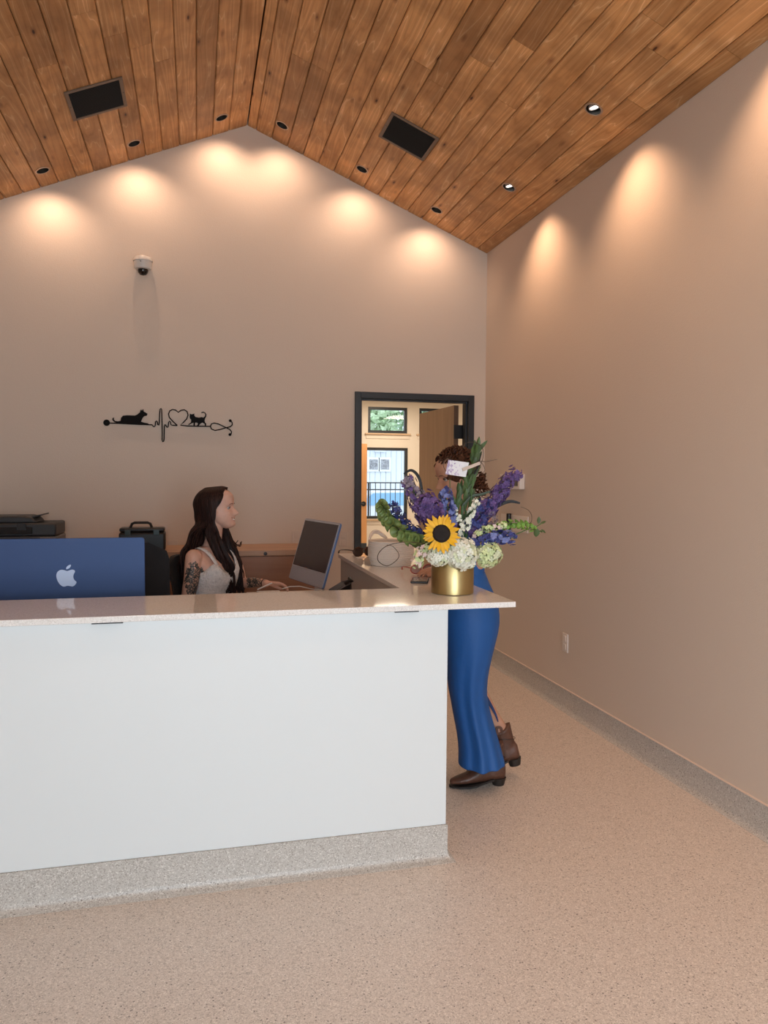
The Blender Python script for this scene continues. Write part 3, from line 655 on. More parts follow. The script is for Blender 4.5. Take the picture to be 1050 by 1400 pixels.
cat = [(680, 107), (690, 112), (702, 111), (712, 106), (713, 122), (722, 132), (745, 136), (765, 132), (778, 136), (787, 128), (792, 116), (786, 104), (776, 101), (764, 104), (762, 98), (776, 93), (790, 99), (799, 112), (798, 128), (790, 142), (786, 158), (790, 172), (798, 180), (797, 194), (788, 194), (786, 180), (770, 172), (758, 178), (742, 196), (730, 196), (740, 180), (730, 172), (718, 172), (716, 195), (706, 195), (706, 172), (692, 178), (672, 190), (668, 186), (688, 170), (690, 152), (680, 140), (679, 125)]
for pts, nm in ((dog, 'dog'), (cat, 'cat')): G().prism([A(*p) for p in pts], (0, .005, 0)).obj(nm, AB, wa, smooth=None)
for p in ((200, 179), (520, 205), (740, 197)): q = A(*p); G().tube([q, q+V((0, .012, 0))], .004, 6).obj('standoff', AB, wa)

#@@PART2
# ------------------------------------------------------------------ bodies
def remeshed(g, name, ms, parent, voxel=.005, smooth=4, assign=None, org=None, fac=.5):
    o = g.obj(name, ms, parent, smooth=None, org=org)
    m = o.modifiers.new('r', 'REMESH'); m.mode = 'VOXEL'; m.voxel_size = voxel; m.use_smooth_shade = True
    s = o.modifiers.new('s', 'SMOOTH'); s.factor = fac; s.iterations = smooth
    bpy.context.view_layer.update(); dg = bpy.context.evaluated_depsgraph_get()
    nm = bpy.data.meshes.new_from_object(o.evaluated_get(dg), depsgraph=dg); o.modifiers.clear(); o.data = nm; nm.name = name
    nm.materials.clear()
    for x in ms: nm.materials.append(x)
    nm.shade_smooth()
    if assign:
        og = V(parent['org'] if parent is not None else org)
        nm.polygons.foreach_set('material_index', [assign(p.center+og) for p in nm.polygons])
    return o
def ell(c, d, l, a, b, n=24, up=None, e=2.0):
    # superellipse ring centred c, half axes a along d, b along l
    r = []
    for j in range(n):
        t = 2*pi*j/n; x = cos(t); y = sin(t)
        r.append(V(c)+V(d)*a*math.copysign(abs(x)**(2/e), x)+V(l)*b*math.copysign(abs(y)**(2/e), y))
    return r
def limb(g, pts, rads, n=14, sub=5):
    P = [V(p) for p in pts]; out = []; rr = []
    for i in range(len(P)-1):
        p0 = P[max(i-1, 0)]; p1 = P[i]; p2 = P[i+1]; p3 = P[min(i+2, len(P)-1)]
        for k in range(sub):
            t = k/sub; out.append(.5*((2*p1)+(p2-p0)*t+(2*p0-5*p1+4*p2-p3)*t*t+(3*p1-p0-3*p2+p3)*t**3)); rr.append(rads[i]*(1-t)+rads[i+1]*t)
    out.append(P[-1]); rr.append(rads[-1]); g.tube(out, rr, n); g.sphere(P[0], rads[0], 12, 8); g.sphere(P[-1], rads[-1], 12, 8)
def curve(P, sub=6):
    P = [V(p) for p in P]; out = []
    for i in range(len(P)-1):
        p0 = P[max(i-1, 0)]; p1 = P[i]; p2 = P[i+1]; p3 = P[min(i+2, len(P)-1)]
        for k in range(sub):
            t = k/sub; out.append(.5*((2*p1)+(p2-p0)*t+(2*p0-5*p1+4*p2-p3)*t*t+(3*p1-p0-3*p2+p3)*t**3))
    out.append(P[-1]); return out
def interp(xs, ys, x):
    for i in range(len(xs)-1):
        if x <= xs[i+1]:
            t = (x-xs[i])/(xs[i+1]-xs[i]); t = max(0, t); t = t*t*(3-2*t)*.35+t*.65
            return ys[i]*(1-t)+ys[i+1]*t
    return ys[-1]
def head(g, M, smile=True):
    Z = [-.112, -.104, -.09, -.075, -.06, -.045, -.03, -.01, .01, .03, .05, .07, .09, .105, .114]
    FR = [.050, .074, .083, .079, .081, .082, .083, .081, .081, .087, .090, .087, .074, .050, .012]
    BK = [.030, .012, -.01, -.03, -.05, -.065, -.08, -.095, -.102, -.105, -.103, -.095, -.078, -.052, -.015]
    HW = [.014, .030, .043, .052, .058, .062, .065, .068, .071, .074, .075, .072, .062, .042, .012]
    rings = []; n = 72
    for i in range(61):
        z = -.112+.226*i/60; f, b, w_ = interp(Z, FR, z), interp(Z, BK, z), interp(Z, HW, z)
        c = (f+b)/2; a = (f-b)/2; ring = []
        for j in range(n):
            t = 2*pi*j/n; x = c+a*cos(t)*(1 if cos(t) < 0 else 1); y = w_*math.copysign(abs(sin(t))**.92, sin(t))
            if cos(t) > 0:
                ga = lambda cy, cz, sy, sz, A_: A_*math.exp(-((y-cy)/sy)**2-((z-cz)/sz)**2)
                x += ga(0, -.036, .012, .012, .024) + ga(0, -.022, .009, .014, .015) + ga(0, -.006, .008, .014, .008)
                x += ga(.013, -.041, .007, .008, .007)+ga(-.013, -.041, .007, .008, .007)
                x -= ga(.031, .0, .016, .011, .012)+ga(-.031, .0, .016, .011, .012)
                x += ga(.028, .019, .022, .007, .004)+ga(-.028, .019, .022, .007, .004)
                x += ga(.043, -.028, .016, .016, .006)+ga(-.043, -.028, .016, .016, .006)
                x += ga(0, -.061, .022, .0045, .006)+ga(0, -.074, .018, .005, .006) - ga(0, -.067, .024, .003, .003)
                x += ga(0, -.094, .018, .012, .005)
            ring.append(M @ V((x, y, z)))
        rings.append(ring)
    g.loft(rings)
    for s in (-1, 1):
        pts = [M @ V((-.008+.014*cos(a)*1.0-.006*sin(a), s*.073+s*.006*abs(sin(a)), -.008+.028*sin(a))) for a in [k*pi/6 for k in range(12)]]
        g.tube(pts+pts[:2], .005, 6); g.sphere(M @ V((-.006, s*.072, -.01)), .014, 8, 6, (1, .5, 1.4))
def hand(g, wrist, fdir, ndir, s=1, curl=.5, scale=1.0):
    # wrist point, finger direction, palm normal (towards palm side); s: thumb side sign
    f = V(fdir).normalized(); n = V(ndir); n = (n-f*n.dot(f)).normalized(); t = f.cross(n)*s
    W_ = V(wrist); K_ = scale
    g.loft([ell(W_+f*a*K_, t, n, b*K_, c*K_, 12) for a, b, c in ((-.01, .024, .018), (.02, .032, .016), (.05, .040, .014), (.085, .040, .012), (.092, .036, .009))])
    for k, (o_, ln) in enumerate(((.030, .070), (.0105, .078), (-.0095, .072), (-.029, .056))):
        p = W_+(f*.084+t*o_)*K_; d = (f+t*o_*1.6).normalized(); pts = [W_+(f*.06+t*o_*.9)*K_, p]; ang = 0
        for j, fr in enumerate((.42, .33, .25)):
            ang += curl*(.6+.4*j); dd = d*cos(ang)+n*sin(ang); p = p+dd*ln*fr*K_; pts.append(p)
        limb(g, pts, [.0088*K_, .0088*K_, .0082*K_, .0074*K_, .0062*K_], 8, 3)
    b = W_+(f*.022+t*.026)*K_; limb(g, [b, b+(f*.025+t*.024+n*.008)*K_, b+(f*.052+t*.032+n*.018)*K_, b+(f*.075+t*.030+n*.026)*K_], [.013*K_, .0115*K_, .010*K_, .008*K_], 8, 3)

def skin_mat(name, col):
    return mat(name, col, .5, sub=.08, var=.06, vscale=30)
SK1 = skin_mat('tan_skin', (.72, .42, .32)); SK2 = skin_mat('warm_skin', (.52, .28, .19))
LIP = mat('lips', (.46, .16, .13), .4); TEETH = mat('teeth', (.85, .82, .76), .3); EYEW = mat('eye_white', (.42, .38, .36), .3); IRIS = mat('iris', (.06, .035, .02), .15)
def tattoo_mat():
    m = bpy.data.materials.new('tattooed_skin'); m.use_nodes = True; nt = m.node_tree; b = nt.nodes['Principled BSDF']; N = nt.nodes.new; L = nt.links.new
    tc = N('ShaderNodeTexCoord'); v = N('ShaderNodeTexVoronoi'); v.feature = 'DISTANCE_TO_EDGE'; v.inputs['Scale'].default_value = 62
    n = N('ShaderNodeTexNoise'); n.inputs['Scale'].default_value = 40; n.inputs['Detail'].default_value = 3
    mx = N('ShaderNodeVectorMath'); mx.operation = 'ADD'; sc_ = N('ShaderNodeVectorMath'); sc_.operation = 'SCALE'; sc_.inputs[3].default_value = .03
    L(tc.outputs['Object'], n.inputs['Vector']); L(n.outputs['Color'], sc_.inputs[0]); L(tc.outputs['Object'], mx.inputs[0]); L(sc_.outputs[0], mx.inputs[1]); L(mx.outputs[0], v.inputs['Vector'])
    r = ramp(nt, v.outputs['Distance'], [(0, (.04, .05, .055)), (.09, (.07, .08, .08)), (.16, (.42, .26, .19)), (.35, (.56, .33, .24))])
    r2 = ramp(nt, n.outputs['Fac'], [(.45, (1, 1, 1)), (.55, (.35, .42, .45))])
    c = mixc(nt, 1.0, r.outputs[0], r2.outputs[0], 'MULTIPLY'); L(c, b.inputs['Base Color']); b.inputs['Roughness'].default_value = .5
    return m
TAT = tattoo_mat()
def hair_mat(name, a, b_):
    m = bpy.data.materials.new(name); m.use_nodes = True; nt = m.node_tree; b = nt.nodes['Principled BSDF']; N = nt.nodes.new; L = nt.links.new
    tc = N('ShaderNodeTexCoord'); n = N('ShaderNodeTexNoise'); mp = N('ShaderNodeMapping'); mp.inputs['Scale'].default_value = (140, 140, 12); n.inputs['Scale'].default_value = 1; n.inputs['Detail'].default_value = 3
    L(tc.outputs['Object'], mp.inputs[0]); L(mp.outputs[0], n.inputs['Vector']); r = ramp(nt, n.outputs['Fac'], [(.35, a), (.7, b_)]); L(r.outputs[0], b.inputs['Base Color'])
    b.inputs['Roughness'].default_value = .5; b.inputs['Specular IOR Level'].default_value = .2; return m
HAIR1 = hair_mat('dark_brown_hair', (.010, .005, .005), (.042, .017, .013)); HAIR2 = hair_mat('curly_brown_hair', (.035, .013, .008), (.12, .048, .024))

def face_parts(M, person, iris=IRIS):
    for s in (-1, 1):
        e = G().sphere(M @ V((.0600, s*.031, .0)), .0115, 14, 10).obj('eye', EYEW, person, smooth=60)
        G().sphere(M @ V((.0668, s*.031, .0005)), .0058, 10, 8).obj('iris', iris, e, smooth=60)
        g = G(); g.tube([M @ V((x, s*y, z)) for x, y, z in ((.0865, .015, .0205), (.0860, .026, .0235), (.0800, .039, .0225), (.072, .047, .017))], [.0015, .0021, .0018, .0008], 6, .6); g.obj('eyebrow', HAIR1, person)
        G().tube([M @ V((x, s*y, z)) for x, y, z in ((.0705, .019, .001), (.0735, .031, .0070), (.0670, .043, .001))], .0013, 5).obj('eyelash', HAIR1, person)
def lips_assign(Mi, smile, extra=None):
    def f(c):
        q = Mi @ c
        if q.x > .06 and abs(q.y) < .030:
            zc_ = -.067+ (q.y*q.y)*(16.0 if smile else 4.0)
            if smile and abs(q.z-zc_) < .0036 and abs(q.y) < .021: return 2
            if abs(q.z-zc_) < .0085*(1-(abs(q.y)/.034)**2): return 1
        return extra(c) if extra else 0
    return f
def FM(pos, fwd, roll_up=(0, 0, 1)):
    x = V(fwd).normalized(); z = V(roll_up); z = (z-x*z.dot(x)).normalized(); y = z.cross(x)
    return Matrix(((x.x, y.x, z.x, pos[0]), (x.y, y.y, z.y, pos[1]), (x.z, y.z, z.z, pos[2]), (0, 0, 0, 1)))

# ---- seated woman
PD = V((cos(radians(-37)), sin(radians(-37)), 0)); PL = V((0, 0, 1)).cross(PD)
CT1 = V((.085, 4.585, 0))
w1 = thing('person', (.05, 4.62, .5), 'seated woman with long dark brown hair, white top and arm tattoos, smiling to the right', 'person')
HP = V((.132, 4.59, 1.320)); HM = FM(HP, (cos(radians(-16)), sin(radians(-16)), .10)) @ Matrix.Scale(1.07, 4)
g = G(); head(g, HM)
TS = [(.50, -.01, .17, .13), (.60, -.005, .17, .125), (.72, .0, .145, .10), (.80, .005, .135, .095), (.88, .015, .145, .105), (.94, .024, .155, .115), (1.0, .012, .165, .10), (1.045, 0, .172, .075), (1.075, -.008, .150, .058), (1.10, -.012, .085, .048)]
g.loft([ell(CT1+PD*o_+V((0, 0, z)), PD, PL, b, a, 32, e=2.3) for z, o_, a, b in TS])
limb(g, [CT1+PD*-.01+V((0, 0, 1.05)), (.100, 4.59, 1.13), HP+V((-.022, 0, -.06))], [.060, .050, .050])
SN = CT1-PL*.158+V((0, 0, 1.045)); SF = CT1+PL*.160+PD*.01+V((0, 0, 1.045))
EN = SN+V((-.015, -.04, -.27)); WN = V((.22, 4.30, .845-.02))
limb(g, [SN, SN+V((-.012, -.02, -.10)), EN, WN], [.050, .046, .037, .025])
EF = V((.275, 4.66, .872)); WF = dp(364, 797.5, 4.50)
limb(g, [SF, (SF+EF)/2+V((.01, .015, 0)), EF, (EF+WF)/2, WF], [.048, .042, .034, .031, .022])
hand(g, WF, V((1, -.10, -.05)), V((.0, -.25, -1)), 1, .42, .92)
hand(g, WN, V((1, -.1, 0)), V((0, 0, -1)), -1, .35, .92)
# legs under the desk
for s in (-1, 1):
    hp = CT1+PL*.09*s+V((0, 0, .56)); kn = hp+PD*.36+V((0, 0, .02)); an = kn+V((0, 0, -.40))+PD*.02
    limb(g, [hp, kn], [.082, .058]); limb(g, [kn, an], [.055, .036]); limb(g, [an+PD*-.03+V((0, 0, -.03)), an+PD*.12+V((0, 0, -.045))], [.035, .026])
HMi = HM.inverted()
def tat(c):
    d = c-SN; nz = mnoise.noise(c*38)*.028+mnoise.noise(c*90)*.014
    if ((d.z+.140+.3*(d.x+.015))/.115)**2+((d.x-.008)/.056)**2+nz*22 < 1 and c.y < SN.y+.01: return 3
    if ((c.x-.338)/.040)**2+nz*20 < 1 and .84 < c.z < .93 and c.y > 4.4: return 3
    return 0
remeshed(g, 'body', [SK1, LIP, TEETH, TAT], w1, .0036, 3, lips_assign(HMi, True, tat))
face_parts(HM, w1)
# white top with lace straps
LACE = mat('white_lace', (.82, .80, .81), .8, bump=1.0, bscale=110, var=.12, vscale=70)
g = G(); TT = [(.56, -.008, .178, .138), (.66, .0, .165, .12), (.76, .004, .150, .108), (.84, .012, .150, .108), (.90, .022, .160, .120), (.945, .028, .163, .124), (.985, .020, .160, .114)]
rings = []
for i, (z, o_, a, b) in enumerate(TT):
    r = ell(CT1+PD*o_+V((0, 0, z)), PD, PL, b+.004, a+.002, 40, e=2.3)
    if i >= 4:
        for j in range(40):
            t = 2*pi*j/40; k = (i-3)/3.0
            dz = .030*math.exp(-((min(t, 2*pi-t)-.75)/.35)**2)*k - .035*k*max(0, cos(t*1.0))**14 - .030*k*max(0, abs(sin(t)))**6 - .01*k*(1 if cos(t) < -.3 else 0)
            r[j].z += dz
    rings.append(r)
g.loft(rings, cap=False)
top = g.obj('top', LACE, w1, smooth=70); md = top.modifiers.new('s', 'SOLIDIFY'); md.thickness = .003
for s in (-1, 1):
    def q(pd, pl, z): return CT1+PD*pd+PL*pl*s+V((0, 0, z))
    pts = curve([q(.118, .092, .985), q(.100, .104, 1.03), q(.055, .112, 1.078), q(-.01, .112, 1.098), q(-.07, .108, 1.06), q(-.10, .10, .98)])
    G().tube(pts, .014, 8, .22, up=PD).obj('strap', LACE, top, smooth=60)
# trousers
g = G()
for s in (-1, 1):
    hp = CT1+PL*.09*s+V((0, 0, .56)); kn = hp+PD*.36+V((0, 0, .02)); an = kn+V((0, 0, -.36))+PD*.02
    limb(g, [hp+PD*-.03, kn], [.095, .066]); limb(g, [kn, an], [.064, .052])
remeshed(g, 'trousers', [mat('dark_denim', (.02, .025, .04), .8)], w1, .008, 3)
# bracelet on the wrist
G().lathe([(.025, -.004), (.027, 0), (.025, .004)], WF+V((-.012, .003, .0)), 20, ax=(WF-EF)).obj('bracelet', BLACK, w1)
# long hair
hr = random.Random(3); g = G()
def HW_(x, y, z): return HM @ V((x, y, z))
g.loft([[HW_(-.022+(.1005*sin(a)*cos(t) if cos(t) < 0 else .0955*sin(a)*cos(t)*(1-.95*min(1, max(0, (a-.80)/.45)))), .0835*sin(a)*sin(t), .030+.094*cos(a)) for t in [2*pi*j/32 for j in range(32)]] for a in [.01+k*.13 for k in range(18)] if a < 2.25], cap=True)
for i in range(460):
    s = -1 if i % 2 else 1
    ph = hr.uniform(.42, 3.05); front = ph < 1.75
    x0 = .070-.125*(ph/3.1)+hr.uniform(-.01, .01); j = lambda a: hr.uniform(-a, a)
    a_, b_ = .101+j(.004), .087+j(.004)
    def az(ph, z, ex=1.0): return V((-.018+a_*cos(ph)*ex*(1.09 if ph > 1.6 else 1), s*b_*sin(ph)*ex, z))
    P = [V((x0, s*.004, .1235-.9*max(0, x0-.03)**1.3)), az(max(ph, .55), .098, .72), az(max(ph, .95)+.06, .050), az(max(ph, 1.32)+.05, .0), az(max(ph, 1.5), -.06, 1.0)]
    if front:
        tx = .025+j(.036)+(.02 if s > 0 else 0); ty = s*(.070+j(.024)); wv = hr.uniform(0, 6)
        P += [V((tx-.045, s*(.083+j(.012)), -.13)), V((tx-.02, ty*1.15, -.20)), V((tx+.012, ty*1.15, -.27)), V((tx+.035+.012*sin(wv), ty+.01*cos(wv), -.34)), V((tx+.040+.015*sin(wv+2), ty*.95, -.41-j(.03))), V((tx+.05+.012*sin(wv+4), ty*.9, -.47-hr.random()*.05))]
    else:
        sx = -.100+j(.034)-.02*(ph-2); wv = hr.uniform(0, 6); ty = s*(.085*sin(ph)+j(.03)+.02)
        P += [V((sx-.002, ty, -.13)), V((sx-.022, ty*1.15, -.20)), V((sx-.045+.01*sin(wv), ty*1.3, -.26-j(.02))), V((sx-.058+.012*sin(wv+2), ty*1.35, -.33-j(.03))), V((sx-.055+.012*sin(wv+3), ty*1.3, -.38-hr.random()*.06))]
    Q = curve([HM.to_3x3() @ p + HP for p in P[:5]] + [HP+Matrix.Rotation(radians(-16), 3, 'Z') @ p for p in P[5:]], 4)
    n_ = len(Q); g.tube(Q, [(.0035 if k == 0 else .0072*(1-(k/n_)**3*.8)) for k in range(n_)], 5, .6, cap=False)
for k in range(7):
    y_ = .07+.006*k; wv = hr.uniform(0, 6)
    P = [V((-.01, y_, -.06)), V((.01, y_+.01, -.13)), V((.035+.01*sin(wv), y_+.02, -.18)), V((.060+.006*k, y_+.02, -.205-.005*k)), V((.085+.004*k, y_+.02, -.215+.02*sin(wv)))]
    g.tube(curve([HP+Matrix.Rotation(radians(-16), 3, 'Z') @ p for p in P], 4), .0028, 5, cap=False)
g.obj('hair', HAIR1, w1, smooth=60)

# ---- standing woman
w2 = thing('person', (1.40, 3.50, 0), 'standing woman in a blue jumpsuit and brown boots behind the flowers, curly brown hair', 'person')
H2 = V(dp(621, 652, 3.72)); HM2 = FM(H2, (-1, -.12, -.22))
g = G(); head(g, HM2)
def SP(u, v, d=3.72): return dp(u, v, d)
sh = V((H2.x+.10, H2.y+.02, 1.30)); wa_ = SP(634, 792, 3.72); hipc = SP(641, 846, 3.74)
bx_ = V((1, 0, 0)); by_ = V((0, 1, 0))
g.loft([ell(c, bx_, by_, a, b, 28, e=2.2) for c, a, b in ((hipc+V((0, 0, -.12)), .09, .12), (hipc, .105, .14), (wa_, .085, .125), ((wa_+sh)/2, .095, .14), (sh+V((0, 0, -.04)), .09, .155), (sh+V((0, 0, .03)), .06, .13), (sh+V((-.01, 0, .06)), .045, .06))])
limb(g, [sh, H2+V((.045, .005, -.09)), H2+V((.03, .005, -.05))], [.06, .05, .05])
for s, hx in ((-1, 1.22), (1, 1.20)):
    S_ = sh+V((0, .165*s, 0)); E_ = V((1.30, sh.y+.17*s, 1.10)); W_ = V((hx-.02, sh.y+.04*s-.02, 1.064))
    limb(g, [S_, (S_+E_)/2+V((.02, 0, -.01)), E_, (E_+W_)/2, W_], [.046, .042, .034, .031, .023])
    hand(g, W_, V((-.8, -.45*s, -.04)), V((0, 0, -1)), -s, .25, .9)
# legs inside the trousers, back calf bare above the boot
bk_an = dp(686, 1003, 3.84)
limb(g, [hipc+V((0, -.04, -.05)), SP(640, 950, 3.73), SP(662, 1050, 3.74)], [.08, .055, .036])
limb(g, [hipc+V((0, .05, -.05)), dp(642, 920, 3.80), dp(664, 970, 3.83), bk_an, bk_an+V((.02, 0, -.08))], [.08, .058, .050, .040, .034])
HM2i = HM2.inverted()
remeshed(g, 'body', [SK2, LIP], w2, .005, 3, lips_assign(HM2i, False))
face_parts(HM2, w2)
# jumpsuit
BLUE = mat('cobalt_fabric', (.010, .092, .32), .62, bump=.15, bscale=40)
g = G(); sec = []
rows = [(778, 616, 661, 3.70), (800, 606, 669, 3.70), (815, 602, 677, 3.70), (828, 600, 681, 3.71), (850, 602, 683, 3.72), (871, 606, 678, 3.72), (894, 609, 672, 3.72), (917, 611, 667, 3.72), (940, 613, 664.5, 3.72), (955, 616.5, 665.5, 3.73), (974, 619.5, 670, 3.73), (995, 624, 676, 3.73), (1018, 627.5, 683, 3.72), (1034, 627.3, 687.5, 3.71), (1044, 627, 690, 3.70)]
fold = random.Random(5); fr_ = [(fold.uniform(0, 6.28), k, fold.uniform(.3, 1)) for k in (3, 5, 7, 9)]
NF = 64
def garment_ring(a, b, depth, wob, z_wave=0, i=0):
    c = (a+b)/2; hw = (b-a).length/2; ax = (b-a).normalized(); ay = V((-ax.y, ax.x, 0)).normalized(); r = []
    for j in range(NF):
        t = 2*pi*j/NF; w_ = 1+wob*sum(A_*sin(k*t+p0+.25*i) for p0, k, A_ in fr_)*.10*abs(sin(t))
        r.append(c+ax*hw*cos(t)+ay*depth*sin(t)*w_+V((0, 0, z_wave*sin(2*t+1))))
    return r
for i, (v, u0, u1, d) in enumerate(rows):
    a, b = SP(u0, v, d), SP(u1, v, d); hw = (b-a).length/2
    dep_ = (.125+(v-778)*.0011 if v < 830 else .185 if v < 860 else .185-(v-860)*.00075 if v < 950 else .118)
    sec.append(garment_ring(a, b, dep_, max(0, (v-860)/150), 0, i))
g.loft(list(reversed(sec)), cap=False)
suit = g.obj('jumpsuit', BLUE, w2, smooth=80); md = suit.modifiers.new('s', 'SOLIDIFY'); md.thickness = .004; md.offset = 0
sb = suit.modifiers.new('b', 'SUBSURF'); sb.levels = 1; sb.render_levels = 1
# back trouser leg with the slit edge
G().tube(curve([dp(660, 946, 3.80), dp(666.5, 957, 3.775), dp(673, 968, 3.77), dp(678, 978, 3.77), dp(681, 987, 3.775)], 5), [.012*(1-k/26) for k in range(21)], 8, .3, up=(0, -1, 0)).obj('slit_edge', mat('navy_seam', (.006, .03, .11), .7), suit, smooth=60)
# upper part of the suit
g = G()
g.loft([ell(c, bx_, by_, a, b, 36, e=2.2) for c, a, b in ((SP(636, 802, 3.71), .080, .125), (wa_+V((-.01, 0, .06)), .100, .150), ((wa_+sh)/2+V((0, 0, .03)), .118, .165), (sh+V((0, 0, -.035)), .108, .176), (sh+V((0, 0, .015)), .08, .15))], cap=False)
up_ = g.obj('bodice', BLUE, w2, smooth=70); md = up_.modifiers.new('s', 'SOLIDIFY'); md.thickness = .004
G().tube([SP(639.5, v, 3.70-.118/1.0*1.0) for v in ()] or [SP(660, 832, 3.60), SP(659.5, 850, 3.60), SP(659, 872, 3.605)], .0022, 6).obj('side_seam', mat('seam_blue', (.006, .05, .2), .7), suit)
# boots
LEATH = mat('brown_leather', (.105, .045, .028), .42, var=.3, vscale=25, bump=.2, bscale=70); SOLE = mat('dark_sole', (.018, .013, .011), .5)
def boot(M, label=None):
    g = G()
    st = [(.205, .010, .012, .010), (.195, .022, .017, .013), (.165, .036, .022, .018), (.12, .044, .030, .026), (.08, .043, .042, .036), (.04, .036, .056, .050), (.0, .034, .064, .056), (-.04, .034, .062, .052), (-.066, .028, .060, .045), (-.075, .014, .058, .03)]
    g.loft([[M @ V((x, w_*cos(2*pi*j/20), zc0+.012+h*sin(2*pi*j/20))) for j in range(20)] for x, w_, zc0, h in st])
    sh_ = []
    for z, cx, a, b in ((.05, -.012, .058, .036), (.10, -.014, .053, .036), (.14, -.012, .052, .039), (.17, -.008, .056, .043), (.205, -.004, .060, .047)):
        sh_.append([M @ V((cx+a*cos(2*pi*j/28), b*sin(2*pi*j/28), z+(.016*cos(4*pi*j/28+pi)*-1 if z > .2 else 0))) for j in range(28)])
    g.loft(sh_)
    b = remeshed(g, 'boot', [LEATH], w2, .005, 4)
    if label: b['label'] = label
    g = G(); out = []
    for x, w_ in ((.208, .006), (.198, .022), (.165, .038), (.12, .045), (.08, .044), (.04, .036), (-.01, .033)): out.append((x, w_))
    up = [(x, w_) for x, w_ in out]+[(x, -w_) for x, w_ in reversed(out)]
    g.prism([M @ V((x, y, .002+(.028*max(0, (.10-x)/.11) if x < .10 else 0))) for x, y in up], (M.to_3x3() @ V((0, 0, .009))))
    g.obj('sole', SOLE, b, smooth=None)
    G().loft([[M @ V((cx+a*cos(t)*(1 if cos(t) < 0 else .9), b_*sin(t), z)) for t in [2*pi*j/20 for j in range(20)]] for z, cx, a, b_ in ((0, -.040, .030, .027), (.036, -.042, .038, .033))]).obj('heel', SOLE, b, smooth=50)
    for s in (-1, 1):
        P = [M @ V((.0-.012, s*.046, .185)), M @ V((-.012, s*.050, .216)), M @ V((.008, s*.050, .220)), M @ V((.012, s*.047, .185))]
        G().tube(curve(P, 4), .008, 6, .35, up=M.to_3x3() @ V((0, 1, 0))).obj('pull_tab', LEATH, b, smooth=60)
    G().tube([M @ V((-.012+.060*cos(2*pi*j/24), .042*sin(2*pi*j/24), .155-.02*abs(cos(2*pi*j/24)))) for j in range(25)], .0015, 5).obj('stitching', SOLE, b)
f0 = on(615, 1076, 2, 0); hl = on(683, 1072, 2, 0)
dirf = (f0-hl); dirf.z = 0; dirf.normalize(); yaw = atan2(dirf.y, dirf.x)
boot(Matrix.Translation(f0-dirf*.205) @ Matrix.Rotation(yaw, 4, 'Z'))
hb_ = dp(703, 1050, 3.84); toe = V((hb_.x-.225, hb_.y+.07, .0))
dirb = V((toe.x-hb_.x, toe.y-hb_.y, 0)).normalized(); pitch = math.asin(min(.5, (hb_.z+.004)/.235))+.03
Mb = Matrix.Translation(toe+V((0, 0, .004))) @ Matrix.Rotation(atan2(dirb.y, dirb.x), 4, 'Z') @ Matrix.Rotation(pitch, 4, 'Y') @ Matrix.Translation((-.205, 0, .0))
boot(Mb, 'boot raised on its toe, heel off the floor')
# curly hair
hr = random.Random(11); g = G()
g.loft([[HM2 @ V((-.022+.100*sin(a)*cos(t), .088*sin(a)*sin(t), .028+.097*cos(a))) for t in [2*pi*j/28 for j in range(28)]] for a in [.01+k*.14 for k in range(16)]], cap=True)
for i in range(420):
    a = hr.uniform(-pi, pi); el = hr.uniform(-.75, 1.5)
    x, y, z = -.02+.108*cos(el)*cos(a), .098*cos(el)*sin(a), .03+.100*sin(el)
    if cos(a) > .45 and el < .62: continue
    if el < -.1: x -= .02; z -= hr.uniform(0, .09); y *= 1.15
    r = hr.uniform(.007, .013); ln = hr.uniform(.03, .06); ax = V((hr.uniform(-.6, .6), hr.uniform(-.6, .6), -1)).normalized(); u1 = ax.orthogonal().normalized(); u2 = ax.cross(u1); p0 = V((x, y, z)); tn = hr.uniform(1.2, 2.4); q0 = hr.uniform(0, 6)
    pts = [HM2 @ (p0+ax*ln*(k/12-.4)+u1*r*cos(q0+tn*2*pi*k/12)+u2*r*sin(q0+tn*2*pi*k/12)) for k in range(13)]
    g.tube(pts, [.0012+.0032*sin(pi*min(1, (k+1)/13)) for k in range(13)], 5, cap=False)
g.obj('hair', HAIR2, w2, smooth=60)

